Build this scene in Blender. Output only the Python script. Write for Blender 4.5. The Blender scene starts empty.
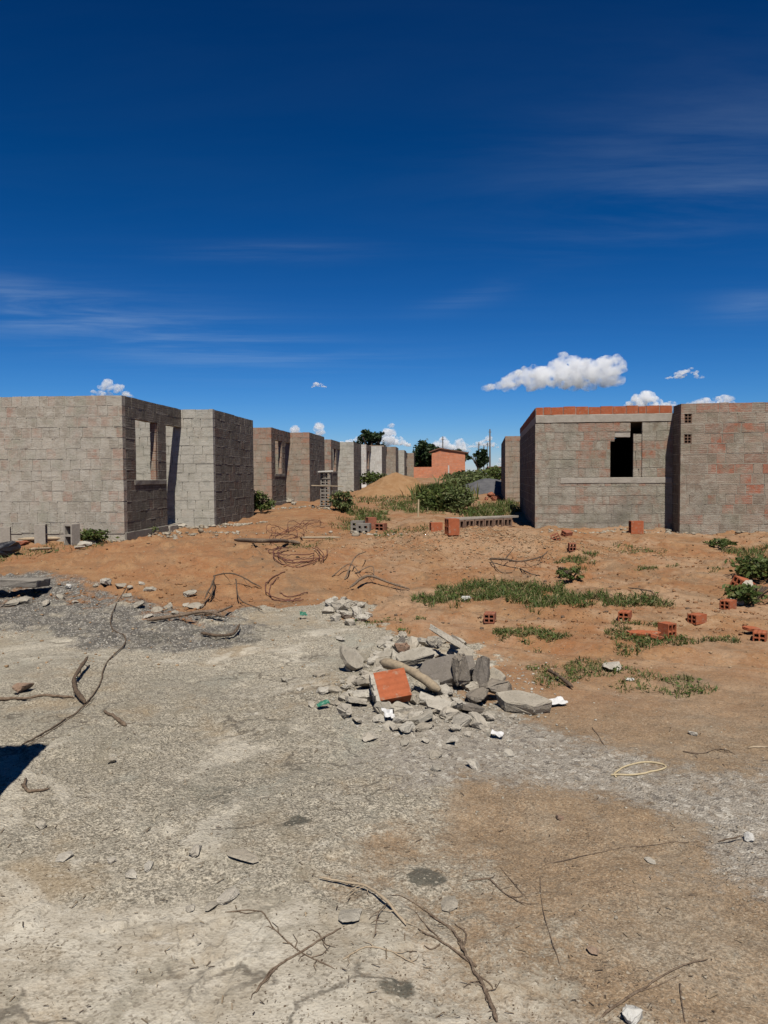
import bpy, bmesh, math, random
import numpy as np
from mathutils import Vector, Matrix

R = math.radians
scene = bpy.context.scene
COL = scene.collection
rng = random.Random(7)
nrg = np.random.default_rng(11)

# ------------------------------------------------------------------ camera
EYE, PITCH, ROLL, FPX = 1.55, R(2.677), R(0.35), 770.0
cp, sp, cr, sr = math.cos(PITCH), math.sin(PITCH), math.cos(ROLL), math.sin(ROLL)
FWD = Vector((0, cp, -sp)); R0 = Vector((1, 0, 0)); U0 = Vector((0, sp, cp))
RT = R0 * cr - U0 * sr
UP = R0 * sr + U0 * cr
cam_d = bpy.data.cameras.new('camera')
cam = bpy.data.objects.new('camera', cam_d); COL.objects.link(cam)
cam_d.sensor_fit = 'VERTICAL'; cam_d.sensor_height = 36; cam_d.sensor_width = 36
cam_d.lens = FPX / 1024 * 36
cam_d.clip_start = 0.05; cam_d.clip_end = 60000
M = Matrix((RT, UP, -FWD)).transposed().to_4x4(); M.translation = Vector((0, 0, EYE))
cam.matrix_world = M
scene.camera = cam

# ------------------------------------------------------------------ noise
def _hash(ix, iy, seed):
    h = (ix.astype(np.int64) * 374761393 + iy.astype(np.int64) * 668265263 + seed * 974634777) & 0xffffffff
    h = ((h ^ (h >> 13)) * 1274126177) & 0xffffffff
    h = (h ^ (h >> 16)) & 0xffffffff
    return h / 4294967295.0

def vnoise(x, y, seed=0):
    ix, iy = np.floor(x), np.floor(y)
    fx, fy = x - ix, y - iy
    fx = fx * fx * fx * (fx * (fx * 6 - 15) + 10); fy = fy * fy * fy * (fy * (fy * 6 - 15) + 10)
    a = _hash(ix, iy, seed); b = _hash(ix + 1, iy, seed); c = _hash(ix, iy + 1, seed); d = _hash(ix + 1, iy + 1, seed)
    return (a + (b - a) * fx) * (1 - fy) + (c + (d - c) * fx) * fy

def fbm(x, y, freq, octs=4, seed=0, gain=.5):
    s, amp, tot = 0, 1, 0
    for o in range(octs):
        c, sn = math.cos(.6 * o + .3), math.sin(.6 * o + .3)
        s = s + amp * vnoise((x * c - y * sn) * freq + 17.3 * o, (x * sn + y * c) * freq - 9.1 * o, seed + o)
        tot += amp; amp *= gain; freq *= 2.03
    return s / tot

def sstep(a, b, v):
    t = np.clip((v - a) / (b - a), 0, 1)
    return t * t * (3 - 2 * t)

# ------------------------------------------------------------------ terrain
BY = [-3000, 0, 6, 8, 12, 14.5, 20, 27.5, 41, 55, 66, 85, 150, 4000]
BZ = [0, 0, 0, .07, .28, .38, .44, .53, .68, .86, 1.1, 1.42, 1.5, 1.5]
_by = np.linspace(-20, 160, 1801); _bz = np.interp(_by, BY, BZ)
_k = np.hanning(31); _k /= _k.sum()
_bz = np.convolve(np.pad(_bz, 15, mode='edge'), _k, 'valid')

BUMPS = [  # x, y, sx, sy, h
    (-3.1, 11.3, 2.3, .95, .29), (-1.6, 10.2, 1.3, .8, .10), (-5.6, 10.4, 1.6, .7, .05),
    (1.9, 13.3, 1.4, .8, .27), (1.0, 12.7, 1.2, .7, .10),
    (.28, 5.75, .55, .42, .07), (.05, 5.3, .45, .3, .03),
    (-.55, 8.2, .25, .22, .07), (-1.7, 23.4, 1.3, 1.6, .22),
    (-2.9, 8.6, .25, .2, .10),
]
def base_h(x, y):
    z = np.interp(y, _by, _bz)
    z = z - .09 * sstep(1.0, 3.0, x) * sstep(9, 14, y) * (1 - sstep(26, 34, y))
    for bx, b_y, sx, sy, h in BUMPS:
        z = z + h * np.exp(-(((x - bx) / sx) ** 2 + ((y - b_y) / sy) ** 2))
    return z

def hit(px, py, fn):
    d = FWD + RT * ((px - 384) / FPX) - UP * ((py - 512) / FPX)
    t = np.geomspace(.8, 400, 6000)
    x, y, z = d.x * t, d.y * t, EYE + d.z * t
    below = z < fn(x, y)
    i = int(np.argmax(below)) if below.any() else len(t) - 1
    return float(x[i]), float(y[i])

def g0(px, py): return hit(px, py, base_h)

def poly_px(pts): return np.array([g0(*p) for p in pts])

def sdist(x, y, P):
    """signed distance to polygon P: negative inside"""
    d = np.full(x.shape, 1e9); inside = np.zeros(x.shape, bool)
    n = len(P)
    for i in range(n):
        ax, ay = P[i]; bx, by = P[(i + 1) % n]
        ex, ey = bx - ax, by - ay
        wx, wy = x - ax, y - ay
        t = np.clip((wx * ex + wy * ey) / (ex * ex + ey * ey + 1e-12), 0, 1)
        d = np.minimum(d, np.hypot(wx - ex * t, wy - ey * t))
        c = ((ay > y) != (by > y)) & (x < (bx - ax) * (y - ay) / (by - ay + 1e-12) + ax)
        inside ^= c
    return np.where(inside, -d, d)

P_CONC = poly_px([(-60, 618), (60, 606), (130, 612), (205, 628), (280, 603), (345, 604), (385, 628), (450, 650), (500, 690),
                  (545, 735), (470, 775), (440, 850), (470, 960), (600, 978), (640, 1023), (640, 1023)])
_e = P_CONC[-1]
P_CONC = np.vstack([P_CONC[:-1], [[_e[0] + .05, 1.2], [.3, .2], [-3, .2], [-6, 3]]])
P_GRAV = poly_px([(400, 695), (480, 712), (560, 738), (660, 768), (768, 792), (900, 815), (900, 905), (768, 880), (690, 838),
                  (600, 800), (500, 790), (420, 770)])
P_ASH = poly_px([(-80, 583), (40, 578), (120, 588), (160, 606), (235, 612), (235, 640), (170, 655), (90, 640), (0, 632), (-80, 640)])
P_PALE = poly_px([(-40, 915), (120, 905), (260, 915), (380, 925), (490, 975), (600, 985), (640, 1023)])
P_PALE = np.vstack([P_PALE, [[.7, .2], [-3, .2]]])
P_ROUGH = poly_px([(-40, 690), (130, 665), (330, 690), (520, 730), (470, 790), (330, 870), (180, 880), (-40, 830)])
STAINS = [(298, 830, .075, 1), (425, 882, .07, .8), (205, 805, .17, .45), (160, 640, .3, .5), (245, 640, .25, .4), (300, 872, .1, .25),
          (20, 1005, .15, .3), (130, 985, .12, .25), (395, 1000, .07, .7)]
STAINS = [(*g0(a, b), r, s) for a, b, r, s in STAINS]
P_TRACK = poly_px([(-60, 560), (120, 548), (300, 548), (420, 560), (560, 616), (768, 622), (768, 650), (560, 640), (420, 625), (300, 600), (130, 600), (-60, 582)])

RUTS = [np.array([g0(*p) for p in L_]) for L_ in ([(330, 596), (420, 606), (500, 616), (600, 621), (690, 625), (900, 632)], [(400, 632), (480, 640), (580, 652), (680, 658), (900, 672)], [(420, 560), (380, 536), (400, 520), (415, 508)])]
def pdist(x, y, P):
    d = np.full(x.shape, 1e9)
    for (ax, ay), (bx, by) in zip(P[:-1], P[1:]):
        ex, ey = bx - ax, by - ay; t = np.clip(((x - ax) * ex + (y - ay) * ey) / (ex * ex + ey * ey), 0, 1); d = np.minimum(d, np.hypot(x - ax - ex * t, y - ay - ey * t))
    return d
def masks(x, y):
    w = (fbm(x, y, 1.1, 5, 3) - .5)
    w2 = (fbm(x, y, 4.2, 4, 8) - .5)
    dc = sdist(x, y, P_CONC)
    w3 = (fbm(x, y, 14, 3, 9) - .5)
    wd_ = .10 + .60 * sstep(6.4, 4.4, y)
    conc = sstep(1, -1, (dc + w * 1.3 + w2 * .8 + w3 * .25) / wd_)
    grav = sstep(.55, -.30, sdist(x, y, P_GRAV) + w * .8 + w2 * .5 + w3 * .2)
    ash = sstep(.3, -.3, sdist(x, y, P_ASH) + w * 1.4 + w2 * .5)
    pale = sstep(.15, -.15, sdist(x, y, P_PALE) + w * .7 + w2 * .4)
    rough = sstep(.3, -.3, sdist(x, y, P_ROUGH) + w * 1.0 + w2 * .5)
    st = np.zeros(x.shape)
    for sx, sy, r, s in STAINS:
        q = np.hypot(x - sx, y - sy) / r + w2 * 2.2 + w * .8
        st = np.maximum(st, s * sstep(1.05, .55, q))
    track = sstep(.4, -.6, sdist(x, y, P_TRACK) + w * 1.5)
    return conc, grav, ash, pale, rough, st, track

def H(x, y, det=True):
    x = np.asarray(x, float); y = np.asarray(y, float)
    z = base_h(x, y)
    if not det: return z
    near = 1 - sstep(10, 25, y)
    conc, grav, ash, pale, rough, st, track = masks(x, y)
    soil = 1 - conc
    z = z + (fbm(x, y, .35, 3, 21) - .5) * .14 * sstep(5, 12, y)
    z = z + (fbm(x, y, 1.6, 4, 31) - .5) * (.055 * soil + .03 * conc + .07 * sstep(6, 11, y) * soil)
    lump = fbm(x, y, 2.6, 5, 33, .6); z = z + sstep(.56, .74, lump) * .055 * soil * sstep(6.5, 10, y) * (1 - sstep(16, 24, y))
    z = z + (fbm(x, y, 9, 4, 41, .65) - .5) * (.022 * soil + .028 * soil * sstep(6, 9, y) + .016 * conc * rough + .006) 
    # flaking layers of the old concrete
    f = fbm(x, y, 1.3, 5, 51, .55); f2 = fbm(x, y, 3.1, 5, 61, .55)
    terr = sstep(.485, .505, f) * .5 + sstep(.53, .545, f2) * .35 + sstep(.60, .62, f) * .4
    z = z + conc * terr * .020 * (1 + .8 * ash)
    z = z + .022 * conc * sstep(9.5, 6.5, y)
    z = z + (fbm(x, y, 6, 4, 71, .6) - .5) * .06 * ash
    for RP in RUTS:
        dr = pdist(x, y, RP) + .06 * (fbm(x, y, 1.5, 3, 83) - .5); z = z + soil * (-.035 * np.exp(-(dr / .13) ** 2) + .02 * np.exp(-((dr - .27) / .10) ** 2))
    # wheel ruts on the dirt track
    z = z - .02 * track * (np.abs(np.sin(y * 1.9 + .12 * x + 1.3 * (fbm(x, y, .3, 2, 81) - .5))) ** 6)
    return z

def h1(x, y): return float(H(np.array([x]), np.array([y]))[0])
def G(px, py):
    x, y = hit(px, py, lambda a, b: H(a, b))
    return Vector((x, y, h1(x, y)))

# ------------------------------------------------------------------ object helpers
def link(o): COL.objects.link(o); return o
def tag(o, label=None, cat=None, group=None, kind=None):
    if label: o['label'] = label
    if cat: o['category'] = cat
    if group: o['group'] = group
    if kind or cat: o['kind'] = kind or 'thing'
    return o
def empty(name, loc, rz=0):
    o = bpy.data.objects.new(name, None); o.location = loc; o.rotation_euler = (0, 0, rz); o.empty_display_size = .2
    return link(o)

class MB:
    def __init__(s): s.v = []; s.f = []; s.a = []
    def add(s, vs, fs, val=(.5, 0, 0)):
        n = len(s.v); s.v.extend(vs)
        for f in fs: s.f.append([i + n for i in f]); s.a.append(val)
    def box(s, x0, x1, y0, y1, z0, z1, val=(.5, 0, 0), jit=0):
        vs = [[x, y, z] for z in (z0, z1) for y in (y0, y1) for x in (x0, x1)]
        if jit:
            for v in vs:
                for k in range(3): v[k] += rng.uniform(-jit, jit)
        s.add(vs, [(0, 2, 3, 1), (4, 5, 7, 6), (0, 1, 5, 4), (2, 6, 7, 3), (0, 4, 6, 2), (1, 3, 7, 5)], val)
    def tube(s, pts, rads, n=6, val=(.5, 0, 0), cap=True):
        pts = [Vector(p) for p in pts]
        if not hasattr(rads, '__len__'): rads = [rads] * len(pts)
        base = len(s.v); prev = None
        for i, p in enumerate(pts):
            t = (pts[min(i + 1, len(pts) - 1)] - pts[max(i - 1, 0)])
            if t.length < 1e-9: t = Vector((0, 0, 1))
            t.normalize()
            a = prev if prev is not None else (Vector((0, 0, 1)) if abs(t.z) < .9 else Vector((1, 0, 0)))
            u = (a - t * a.dot(t)); u.normalize(); prev = u; w = t.cross(u)
            for k in range(n):
                an = 2 * math.pi * k / n
                s.v.append(list(p + (u * math.cos(an) + w * math.sin(an)) * rads[i]))
        for i in range(len(pts) - 1):
            for k in range(n):
                a = base + i * n + k; b = base + i * n + (k + 1) % n
                s.f.append([a, b, b + n, a + n]); s.a.append(val)
        if cap:
            s.f.append([base + k for k in range(n)][::-1]); s.a.append(val)
            e = base + (len(pts) - 1) * n
            s.f.append([e + k for k in range(n)]); s.a.append(val)
    def build(s, name, mat, parent=None, smooth=False, loc=None, rot=None):
        me = bpy.data.meshes.new(name); me.from_pydata(s.v, [], s.f)
        at = me.attributes.new('tint', 'FLOAT_COLOR', 'FACE')
        at.data.foreach_set('color', np.array([(a[0], a[1], a[2], 1) for a in s.a], dtype=np.float32).ravel())
        if smooth: me.polygons.foreach_set('use_smooth', [True] * len(me.polygons))
        me.materials.append(mat); me.update()
        o = link(bpy.data.objects.new(name, me))
        if parent: o.parent = parent
        if loc is not None: o.location = loc
        if rot is not None: o.rotation_euler = rot
        return o

def smooth_path(pts, sub=6):
    pts = [Vector(p) for p in pts]; out = []
    P = [pts[0] * 2 - pts[1]] + pts + [pts[-1] * 2 - pts[-2]]
    for i in range(1, len(P) - 2):
        for k in range(sub):
            t = k / sub; a, b, c, d = P[i - 1], P[i], P[i + 1], P[i + 2]
            out.append(.5 * ((2 * b) + (c - a) * t + (2 * a - 5 * b + 4 * c - d) * t * t + (3 * b - a - 3 * c + d) * t ** 3))
    out.append(pts[-1]); return out

# ------------------------------------------------------------------ materials
ALB = .66      # all colours below are scaled to real-world reflectance; the camera exposes for it
class NT:
    def __init__(s, name):
        s.m = bpy.data.materials.new(name); s.m.use_nodes = True
        s.t = s.m.node_tree; s.n = s.t.nodes; s.l = s.t.links
        s.b = s.n['Principled BSDF']; s.b.inputs['Roughness'].default_value = .95
        s.b.inputs['Specular IOR Level'].default_value = .2
    def node(s, typ, **kw):
        n = s.n.new(typ)
        for k, v in kw.items(): setattr(n, k, v)
        return n
    def coord(s, kind='Object'): return s.node('ShaderNodeTexCoord').outputs[kind]
    def geo(s): return s.node('ShaderNodeNewGeometry').outputs['Position']
    def attr(s, name='tint'):
        a = s.node('ShaderNodeAttribute', attribute_name=name); return a
    def sep(s, c):
        n = s.node('ShaderNodeSeparateColor'); s.l.new(c, n.inputs[0]); return n.outputs
    def noise(s, vec, scale, detail=4, rough=.6, dist=0, mapscale=None):
        if mapscale:
            m = s.node('ShaderNodeMapping'); m.inputs['Scale'].default_value = mapscale; s.l.new(vec, m.inputs[0]); vec = m.outputs[0]
        n = s.node('ShaderNodeTexNoise'); n.inputs['Scale'].default_value = scale; n.inputs['Detail'].default_value = detail
        n.inputs['Roughness'].default_value = rough; n.inputs['Distortion'].default_value = dist
        s.l.new(vec, n.inputs['Vector']); return n.outputs['Fac']
    def voro(s, vec, scale, feature='F1', rnd=1):
        n = s.node('ShaderNodeTexVoronoi', feature=feature); n.inputs['Scale'].default_value = scale
        n.inputs['Randomness'].default_value = rnd
        s.l.new(vec, n.inputs['Vector']); return n
    def ramp(s, fac, a, b, lo=0., hi=1.):
        n = s.node('ShaderNodeMapRange', interpolation_type='SMOOTHSTEP')
        n.inputs[1].default_value = a; n.inputs[2].default_value = b; n.inputs[3].default_value = lo; n.inputs[4].default_value = hi
        s.l.new(fac, n.inputs[0]); return n.outputs[0]
    def math(s, op, a, b=None, clamp=False):
        n = s.node('ShaderNodeMath', operation=op); n.use_clamp = clamp
        for i, v in enumerate((a, b)):
            if v is None: continue
            if isinstance(v, (int, float)): n.inputs[i].default_value = v
            else: s.l.new(v, n.inputs[i])
        return n.outputs[0]
    def mix(s, fac, a, b, blend='MIX'):
        n = s.node('ShaderNodeMix', data_type='RGBA', blend_type=blend)
        for key, v in ((0, fac), (6, a), (7, b)):
            if isinstance(v, (int, float)): n.inputs[key].default_value = v
            elif isinstance(v, tuple): n.inputs[key].default_value = (*v, 1)
            else: s.l.new(v, n.inputs[key])
        return n.outputs[2]
    def col(s, c):
        c = s.mix(1.0, c, (ALB, ALB, ALB), 'MULTIPLY'); s.l.new(c, s.b.inputs['Base Color']); return c
    def bump(s, h, dist=.01, strength=1, prev=None):
        n = s.node('ShaderNodeBump'); n.inputs['Strength'].default_value = strength; n.inputs['Distance'].default_value = dist
        s.l.new(h, n.inputs['Height'])
        if prev: s.l.new(prev, n.inputs['Normal'])
        s.l.new(n.outputs[0], s.b.inputs['Normal']); return n.outputs[0]

def mat_masonry(name, ca, cb, red, mortar, smear, smear_amt, dark=.15, bump=1.0, patch=(.29, .275, .205), patch2=(.37, .235, .17)):
    t = NT(name); P = t.coord(); S = t.sep(t.attr().outputs['Color'])
    big = t.noise(P, .9, 4); med = t.noise(P, 6, 5, .65); fine = t.noise(P, 45, 4, .7)
    c = t.mix(S[0], ca, cb)
    c = t.mix(t.math('MULTIPLY', S[1], t.ramp(t.noise(P, 3.5, 5, .7), .38, .58, .15, .95), True), c, red)
    sm = t.ramp(t.math('ADD', t.math('MULTIPLY', med, .65), t.math('MULTIPLY', big, .5)), .74 - .45 * smear_amt, .86 - .45 * smear_amt)
    sm = t.math('MULTIPLY', sm, t.math('SUBTRACT', 1, t.math('MULTIPLY', S[1], .6)))
    c = t.mix(t.math('MULTIPLY', sm, .85), c, smear)
    sz = t.node('ShaderNodeSeparateXYZ'); t.l.new(P, sz.inputs[0])
    rid = t.math('SINE', t.math('MULTIPLY', sz.outputs[2], 2 * math.pi / .0475))
    rn = t.noise(P, 2.6, 4, .7); ridge = t.math('MULTIPLY', t.ramp(rid, .3, .95), t.ramp(rn, .42, .6))
    c = t.mix(t.math('MULTIPLY', ridge, .38), c, (.62, .57, .48))
    c = t.mix(t.ramp(t.noise(P, 1.7, 6, .72), .47, .66, 0, .75), c, patch)
    off = t.node('ShaderNodeVectorMath', operation='ADD'); off.inputs[1].default_value = (7.3, 3.1, 5.7); t.l.new(P, off.inputs[0])
    c = t.mix(t.ramp(t.noise(off.outputs[0], 1.3, 6, .75), .52, .68, 0, .65), c, patch2)
    c = t.mix(t.ramp(t.noise(P, 9, 5, .75), .56, .70, 0, .5), c, tuple(v * .6 for v in cb)); str_ = t.noise(P, 3, 6, .75, 0, (1, 1, 5)); c = t.mix(t.ramp(str_, .5, .72, 0, .6), c, tuple(v * .55 for v in ca)); c = t.mix(t.ramp(str_, .46, .3, 0, .5), c, smear)
    c = t.mix(t.math('MULTIPLY', S[2], t.ramp(med, .3, .5, .45, 1)), c, mortar)
    c = t.mix(t.ramp(big, .45, .75, 0, dark * 1.5), c, (.10, .085, .07))
    c = t.mix(t.math('MULTIPLY', t.math('SUBTRACT', fine, .5), .9, True), c, (.06, .05, .045))
    c = t.mix(t.ramp(fine, .35, .15, 0, .5), c, (.62, .58, .5))
    t.col(c)
    hgt = t.math('ADD', t.math('MULTIPLY', med, .6), t.math('MULTIPLY', fine, .35))
    t.bump(hgt, .022 * bump); return t.m

def mat_simple(name, ca, cb, scale=8, bump=.004, rough=.9, spec=.2, fine=60):
    t = NT(name); P = t.coord(); n = t.noise(P, scale, 5, .65); f = t.noise(P, fine, 3, .7)
    c = t.mix(t.ramp(n, .3, .7), ca, cb)
    c = t.mix(t.ramp(f, .55, .85, 0, .5), c, tuple(v * .5 for v in ca))
    t.col(c)
    t.b.inputs['Roughness'].default_value = rough; t.b.inputs['Specular IOR Level'].default_value = spec
    if bump: t.bump(t.math('ADD', n, t.math('MULTIPLY', f, .4)), bump)
    return t.m

def mat_leaf(name, ca, cb, cc=None, trans=.25):
    t = NT(name); S = t.sep(t.attr().outputs['Color'])
    c = t.mix(S[0], ca, cb)
    if cc: c = t.mix(S[1], c, cc)
    c = t.col(c); t.b.inputs['Roughness'].default_value = .6; t.b.inputs['Specular IOR Level'].default_value = .25
    tr = t.node('ShaderNodeBsdfTranslucent'); t.l.new(c, tr.inputs[0])
    ms = t.node('ShaderNodeMixShader'); ms.inputs[0].default_value = trans
    t.l.new(t.b.outputs[0], ms.inputs[1]); t.l.new(tr.outputs[0], ms.inputs[2])
    t.l.new(ms.outputs[0], t.n['Material Output'].inputs[0]); return t.m

def mat_chunk(name, ca, cb, fine_dark=.5):
    t = NT(name); P = t.coord(); oi = t.node('ShaderNodeObjectInfo').outputs['Random']
    n = t.noise(P, 14, 5, .65); f = t.noise(P, 90, 3, .75)
    c = t.mix(t.ramp(n, .35, .65), ca, cb)
    c = t.mix(t.math('MULTIPLY', oi, .45), c, (.40, .33, .24))
    dust = t.sep(t.node('ShaderNodeNewGeometry').outputs['Normal'])[2]
    c = t.mix(t.ramp(t.noise(P, 30, 5, .75), .52, .66, 0, .55), c, tuple(v * .5 for v in ca))
    c = t.mix(t.ramp(f, .56, .78, 0, fine_dark), c, (.08, .075, .07))
    c = t.mix(t.ramp(f, .40, .25, 0, .5), c, (.6, .57, .5))
    t.col(c); t.bump(t.math('ADD', n, t.math('MULTIPLY', f, .5)), .012); return t.m

# ground
def mat_ground():
    t = NT('ground'); P = t.geo()
    A = t.attr('zone_a').outputs['Color']; B = t.attr('zone_b').outputs['Color']
    a, b = t.sep(A), t.sep(B)          # conc, grav, ash / pale, rough, stain
    n1 = t.noise(P, .7, 5, .6); n2 = t.noise(P, 3.3, 6, .65); n3 = t.noise(P, 17, 5, .7); n4 = t.noise(P, 85, 4, .75); n5 = t.noise(P, 260, 2, .7)
    vor = t.voro(P, 95); grain = t.sep(vor.outputs['Color'])[0]
    vor2 = t.voro(P, 38); g2 = t.sep(vor2.outputs['Color'])[1]
    def crisp(m, k=1.0):
        q = t.math('ADD', t.math('MULTIPLY', t.math('SUBTRACT', t.noise(P, 16, 6, .8), .5), 1.5 * k), t.math('MULTIPLY', t.math('SUBTRACT', t.noise(P, 90, 3, .8), .5), .9 * k))
        return t.ramp(t.math('ADD', m, q), .18, .82)
    a = (crisp(a[0]), crisp(a[1]), crisp(a[2]), ); b = (b[0], b[1], crisp(b[2], .9))
    # soil
    soil = t.mix(t.ramp(n1, .35, .65), (.315, .138, .055), (.30, .155, .07))
    soil = t.mix(t.ramp(n2, .4, .7), soil, (.37, .21, .10))
    soil = t.mix(t.ramp(n3, .5, .8, 0, .6), soil, (.20, .105, .045))
    sxx = t.node('ShaderNodeSeparateXYZ'); t.l.new(P, sxx.inputs[0])
    dusty = t.math('MULTIPLY', t.ramp(sxx.outputs[0], -1.8, .6, .15, 1), t.ramp(t.noise(P, .9, 6, .75, .6), .42, .62)); soil = t.mix(t.math('MULTIPLY', dusty, .7), soil, (.42, .285, .175))
    soil = t.mix(t.math('MULTIPLY', t.ramp(t.noise(P, 1.4, 6, .75, .5), .52, .64), .6), soil, (.20, .13, .075))
    soil = t.mix(t.ramp(t.noise(P, 6, 6, .8), .55, .68, 0, .6), soil, (.16, .095, .05)); soil = t.mix(t.ramp(t.noise(P, 26, 5, .8), .58, .70, 0, .55), soil, (.13, .08, .045))
    sx = t.node('ShaderNodeSeparateXYZ'); t.l.new(P, sx.inputs[0])
    nearf = t.ramp(t.math('ADD', sx.outputs[1], t.math('MULTIPLY', n2, 1.8)), 7.6, 4.8)
    brown = t.mix(t.ramp(n2, .3, .7), (.265, .18, .105), (.34, .24, .148))
    brown = t.mix(t.ramp(n3, .48, .75, 0, .65), brown, (.19, .13, .075)); vf = t.voro(P, 210); gf = t.sep(vf.outputs['Color'])[0]; brown = t.mix(t.math('MULTIPLY', t.math('GREATER_THAN', gf, .80), t.ramp(t.noise(P, 4, 4, .7), .4, .6, .2, .85)), brown, (.12, .08, .05)); brown = t.mix(t.math('MULTIPLY', t.math('LESS_THAN', gf, .10), .55), brown, (.46, .38, .27)); brown = t.mix(t.ramp(t.noise(P, 1.8, 6, .75, .5), .52, .66, 0, .55), brown, (.215, .15, .09))
    gm2 = t.ramp(t.math('ADD', t.math('MULTIPLY', t.sep(t.voro(P, 150).outputs['Color'])[0], .6), t.math('MULTIPLY', t.sep(t.voro(P, 260).outputs['Color'])[1], .4)), .15, .85, .76, 1.24); g2c = t.node('ShaderNodeCombineColor'); [t.l.new(gm2, g2c.inputs[k]) for k in range(3)]
    brown = t.mix(1.0, brown, g2c.outputs[0], 'MULTIPLY'); soil = t.mix(nearf, soil, brown)
    # concrete
    conc = t.mix(t.ramp(n2, .32, .68), (.40, .345, .26), (.54, .475, .37))
    conc = t.mix(t.ramp(n3, .42, .75, 0, .75), conc, (.30, .255, .19))
    vA = t.sep(t.voro(P, 120).outputs['Color'])[0]; vB = t.sep(t.voro(P, 230).outputs['Color'])[1]; vC = t.sep(t.voro(P, 60).outputs['Color'])[2]
    gsum = t.math('ADD', t.math('ADD', t.math('MULTIPLY', vA, .45), t.math('MULTIPLY', vB, .4)), t.math('MULTIPLY', vC, .15))
    gmul = t.ramp(gsum, .18, .85, .42, 1.62); gcol = t.node('ShaderNodeCombineColor'); [t.l.new(gmul, gcol.inputs[k]) for k in range(3)]
    rough = t.mix(t.ramp(n3, .3, .7), (.325, .285, .215), (.40, .355, .275)); rough = t.mix(1.0, rough, gcol.outputs[0], 'MULTIPLY')
    rz = t.math('MAXIMUM', b[1], t.math('SUBTRACT', 1, b[0])); conc = t.mix(t.math('MULTIPLY', rz, t.ramp(n2, .12, .4, .35, 1)), conc, rough)
    pale = t.mix(t.ramp(n2, .34, .62), (.40, .345, .26), (.60, .545, .44))
    streak = t.noise(P, 5, 5, .7, .4, (1, 4.5, 1))
    pale = t.mix(t.ramp(streak, .5, .72, 0, .8), pale, (.31, .265, .195))
    pale = t.mix(t.ramp(streak, .42, .3, 0, .6), pale, (.66, .61, .51))
    vq = t.voro(P, 130); gq = t.sep(vq.outputs['Color'])[0]; pale = t.mix(t.math('MULTIPLY', t.math('GREATER_THAN', gq, .9), t.ramp(t.noise(P, 3, 4, .7), .45, .6, 0, .8)), pale, (.19, .155, .11))
    conc = t.mix(t.math('MULTIPLY', b[0], .9), conc, pale)
    tanp = t.noise(P, 1.25, 5, .65, .3)
    conc = t.mix(t.ramp(tanp, .52, .66, 0, .65), conc, (.36, .27, .165))
    pat = t.noise(P, .95, 6, .7, .8)
    conc = t.mix(t.ramp(pat, .55, .63, 0, .65), conc, (.62, .56, .45))
    conc = t.mix(t.ramp(pat, .44, .37, 0, .6), conc, (.27, .235, .17))
    conc = t.mix(t.ramp(tanp, .42, .30, 0, .45), conc, (.40, .40, .33))
    big = t.noise(P, .55, 5, .7, .6); conc = t.mix(t.ramp(big, .50, .62, 0, .45), conc, (.30, .275, .215))
    conc = t.mix(t.ramp(t.noise(P, 2.1, 6, .75, 1.0), .56, .66, 0, .55), conc, (.235, .21, .16))
    conc = t.mix(t.ramp(t.noise(P, 7, 6, .75), .58, .7, 0, .5), conc, (.64, .59, .49))
    dn = t.node('ShaderNodeTexNoise'); dn.inputs['Scale'].default_value = 2.2; dn.inputs['Detail'].default_value = 5; t.l.new(P, dn.inputs['Vector'])
    wv = t.node('ShaderNodeMix', data_type='RGBA', blend_type='LINEAR_LIGHT'); wv.inputs[0].default_value = .45; t.l.new(P, wv.inputs[6]); t.l.new(dn.outputs['Color'], wv.inputs[7])
    cr = t.voro(wv.outputs[2], .8, 'DISTANCE_TO_EDGE').outputs['Distance']
    crack = t.math('MULTIPLY', t.ramp(cr, .016, .003), t.ramp(t.noise(P, 1.7, 3), .46, .56)); conc = t.mix(t.math('MULTIPLY', crack, .7), conc, (.10, .085, .065))
    soil = t.mix(t.math('MULTIPLY', nearf, t.ramp(t.noise(P, 1.3, 6, .75, .7), .44, .68, .0, .42)), soil, rough)
    c = t.mix(a[0], soil, conc)
    # gravel
    gr = t.mix(grain, (.26, .225, .18), (.47, .415, .335))
    gr = t.mix(t.math('GREATER_THAN', g2, .86), gr, (.60, .55, .46))
    gr = t.mix(t.math('LESS_THAN', g2, .10), gr, (.14, .12, .10))
    vor3 = t.voro(P, 170); gr = t.mix(.35, gr, t.mix(t.sep(vor3.outputs['Color'])[2], (.12, .105, .09), (.62, .56, .46)))
    c = t.mix(t.math('MULTIPLY', a[1], t.ramp(n3, .2, .5)), c, gr)
    # burnt ash
    ash = t.mix(t.ramp(n3, .42, .7), (.10, .092, .08), (.27, .245, .205)); ash = t.mix(t.math('MULTIPLY', t.math('LESS_THAN', grain, .12), .7), ash, (.5, .47, .41))
    c = t.mix(t.math('MULTIPLY', a[2], t.ramp(n2, .30, .50)), c, ash)
    c = t.mix(t.math('MULTIPLY', b[2], .85), c, (.075, .072, .055))
    # grit everywhere
    c = t.mix(t.math('MULTIPLY', t.math('GREATER_THAN', grain, .9), .4), c, (.12, .09, .06))
    c = t.mix(t.math('MULTIPLY', t.math('LESS_THAN', grain, .06), t.math('ADD', .12, t.math('MULTIPLY', a[0], .38))), c, (.62, .55, .43))
    c = t.mix(t.ramp(n4, .54, .75, 0, .5), c, (.17, .12, .075))
    c = t.mix(t.math('MULTIPLY', t.ramp(n4, .42, .25, 0, .4), t.math('ADD', .3, t.math('MULTIPLY', a[0], .7))), c, (.60, .53, .41))
    c = t.mix(t.ramp(n5, .58, .8, 0, .45), c, (.12, .09, .06))
    # green far off
    far = t.ramp(sx.outputs[1], 60, 140)
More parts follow.
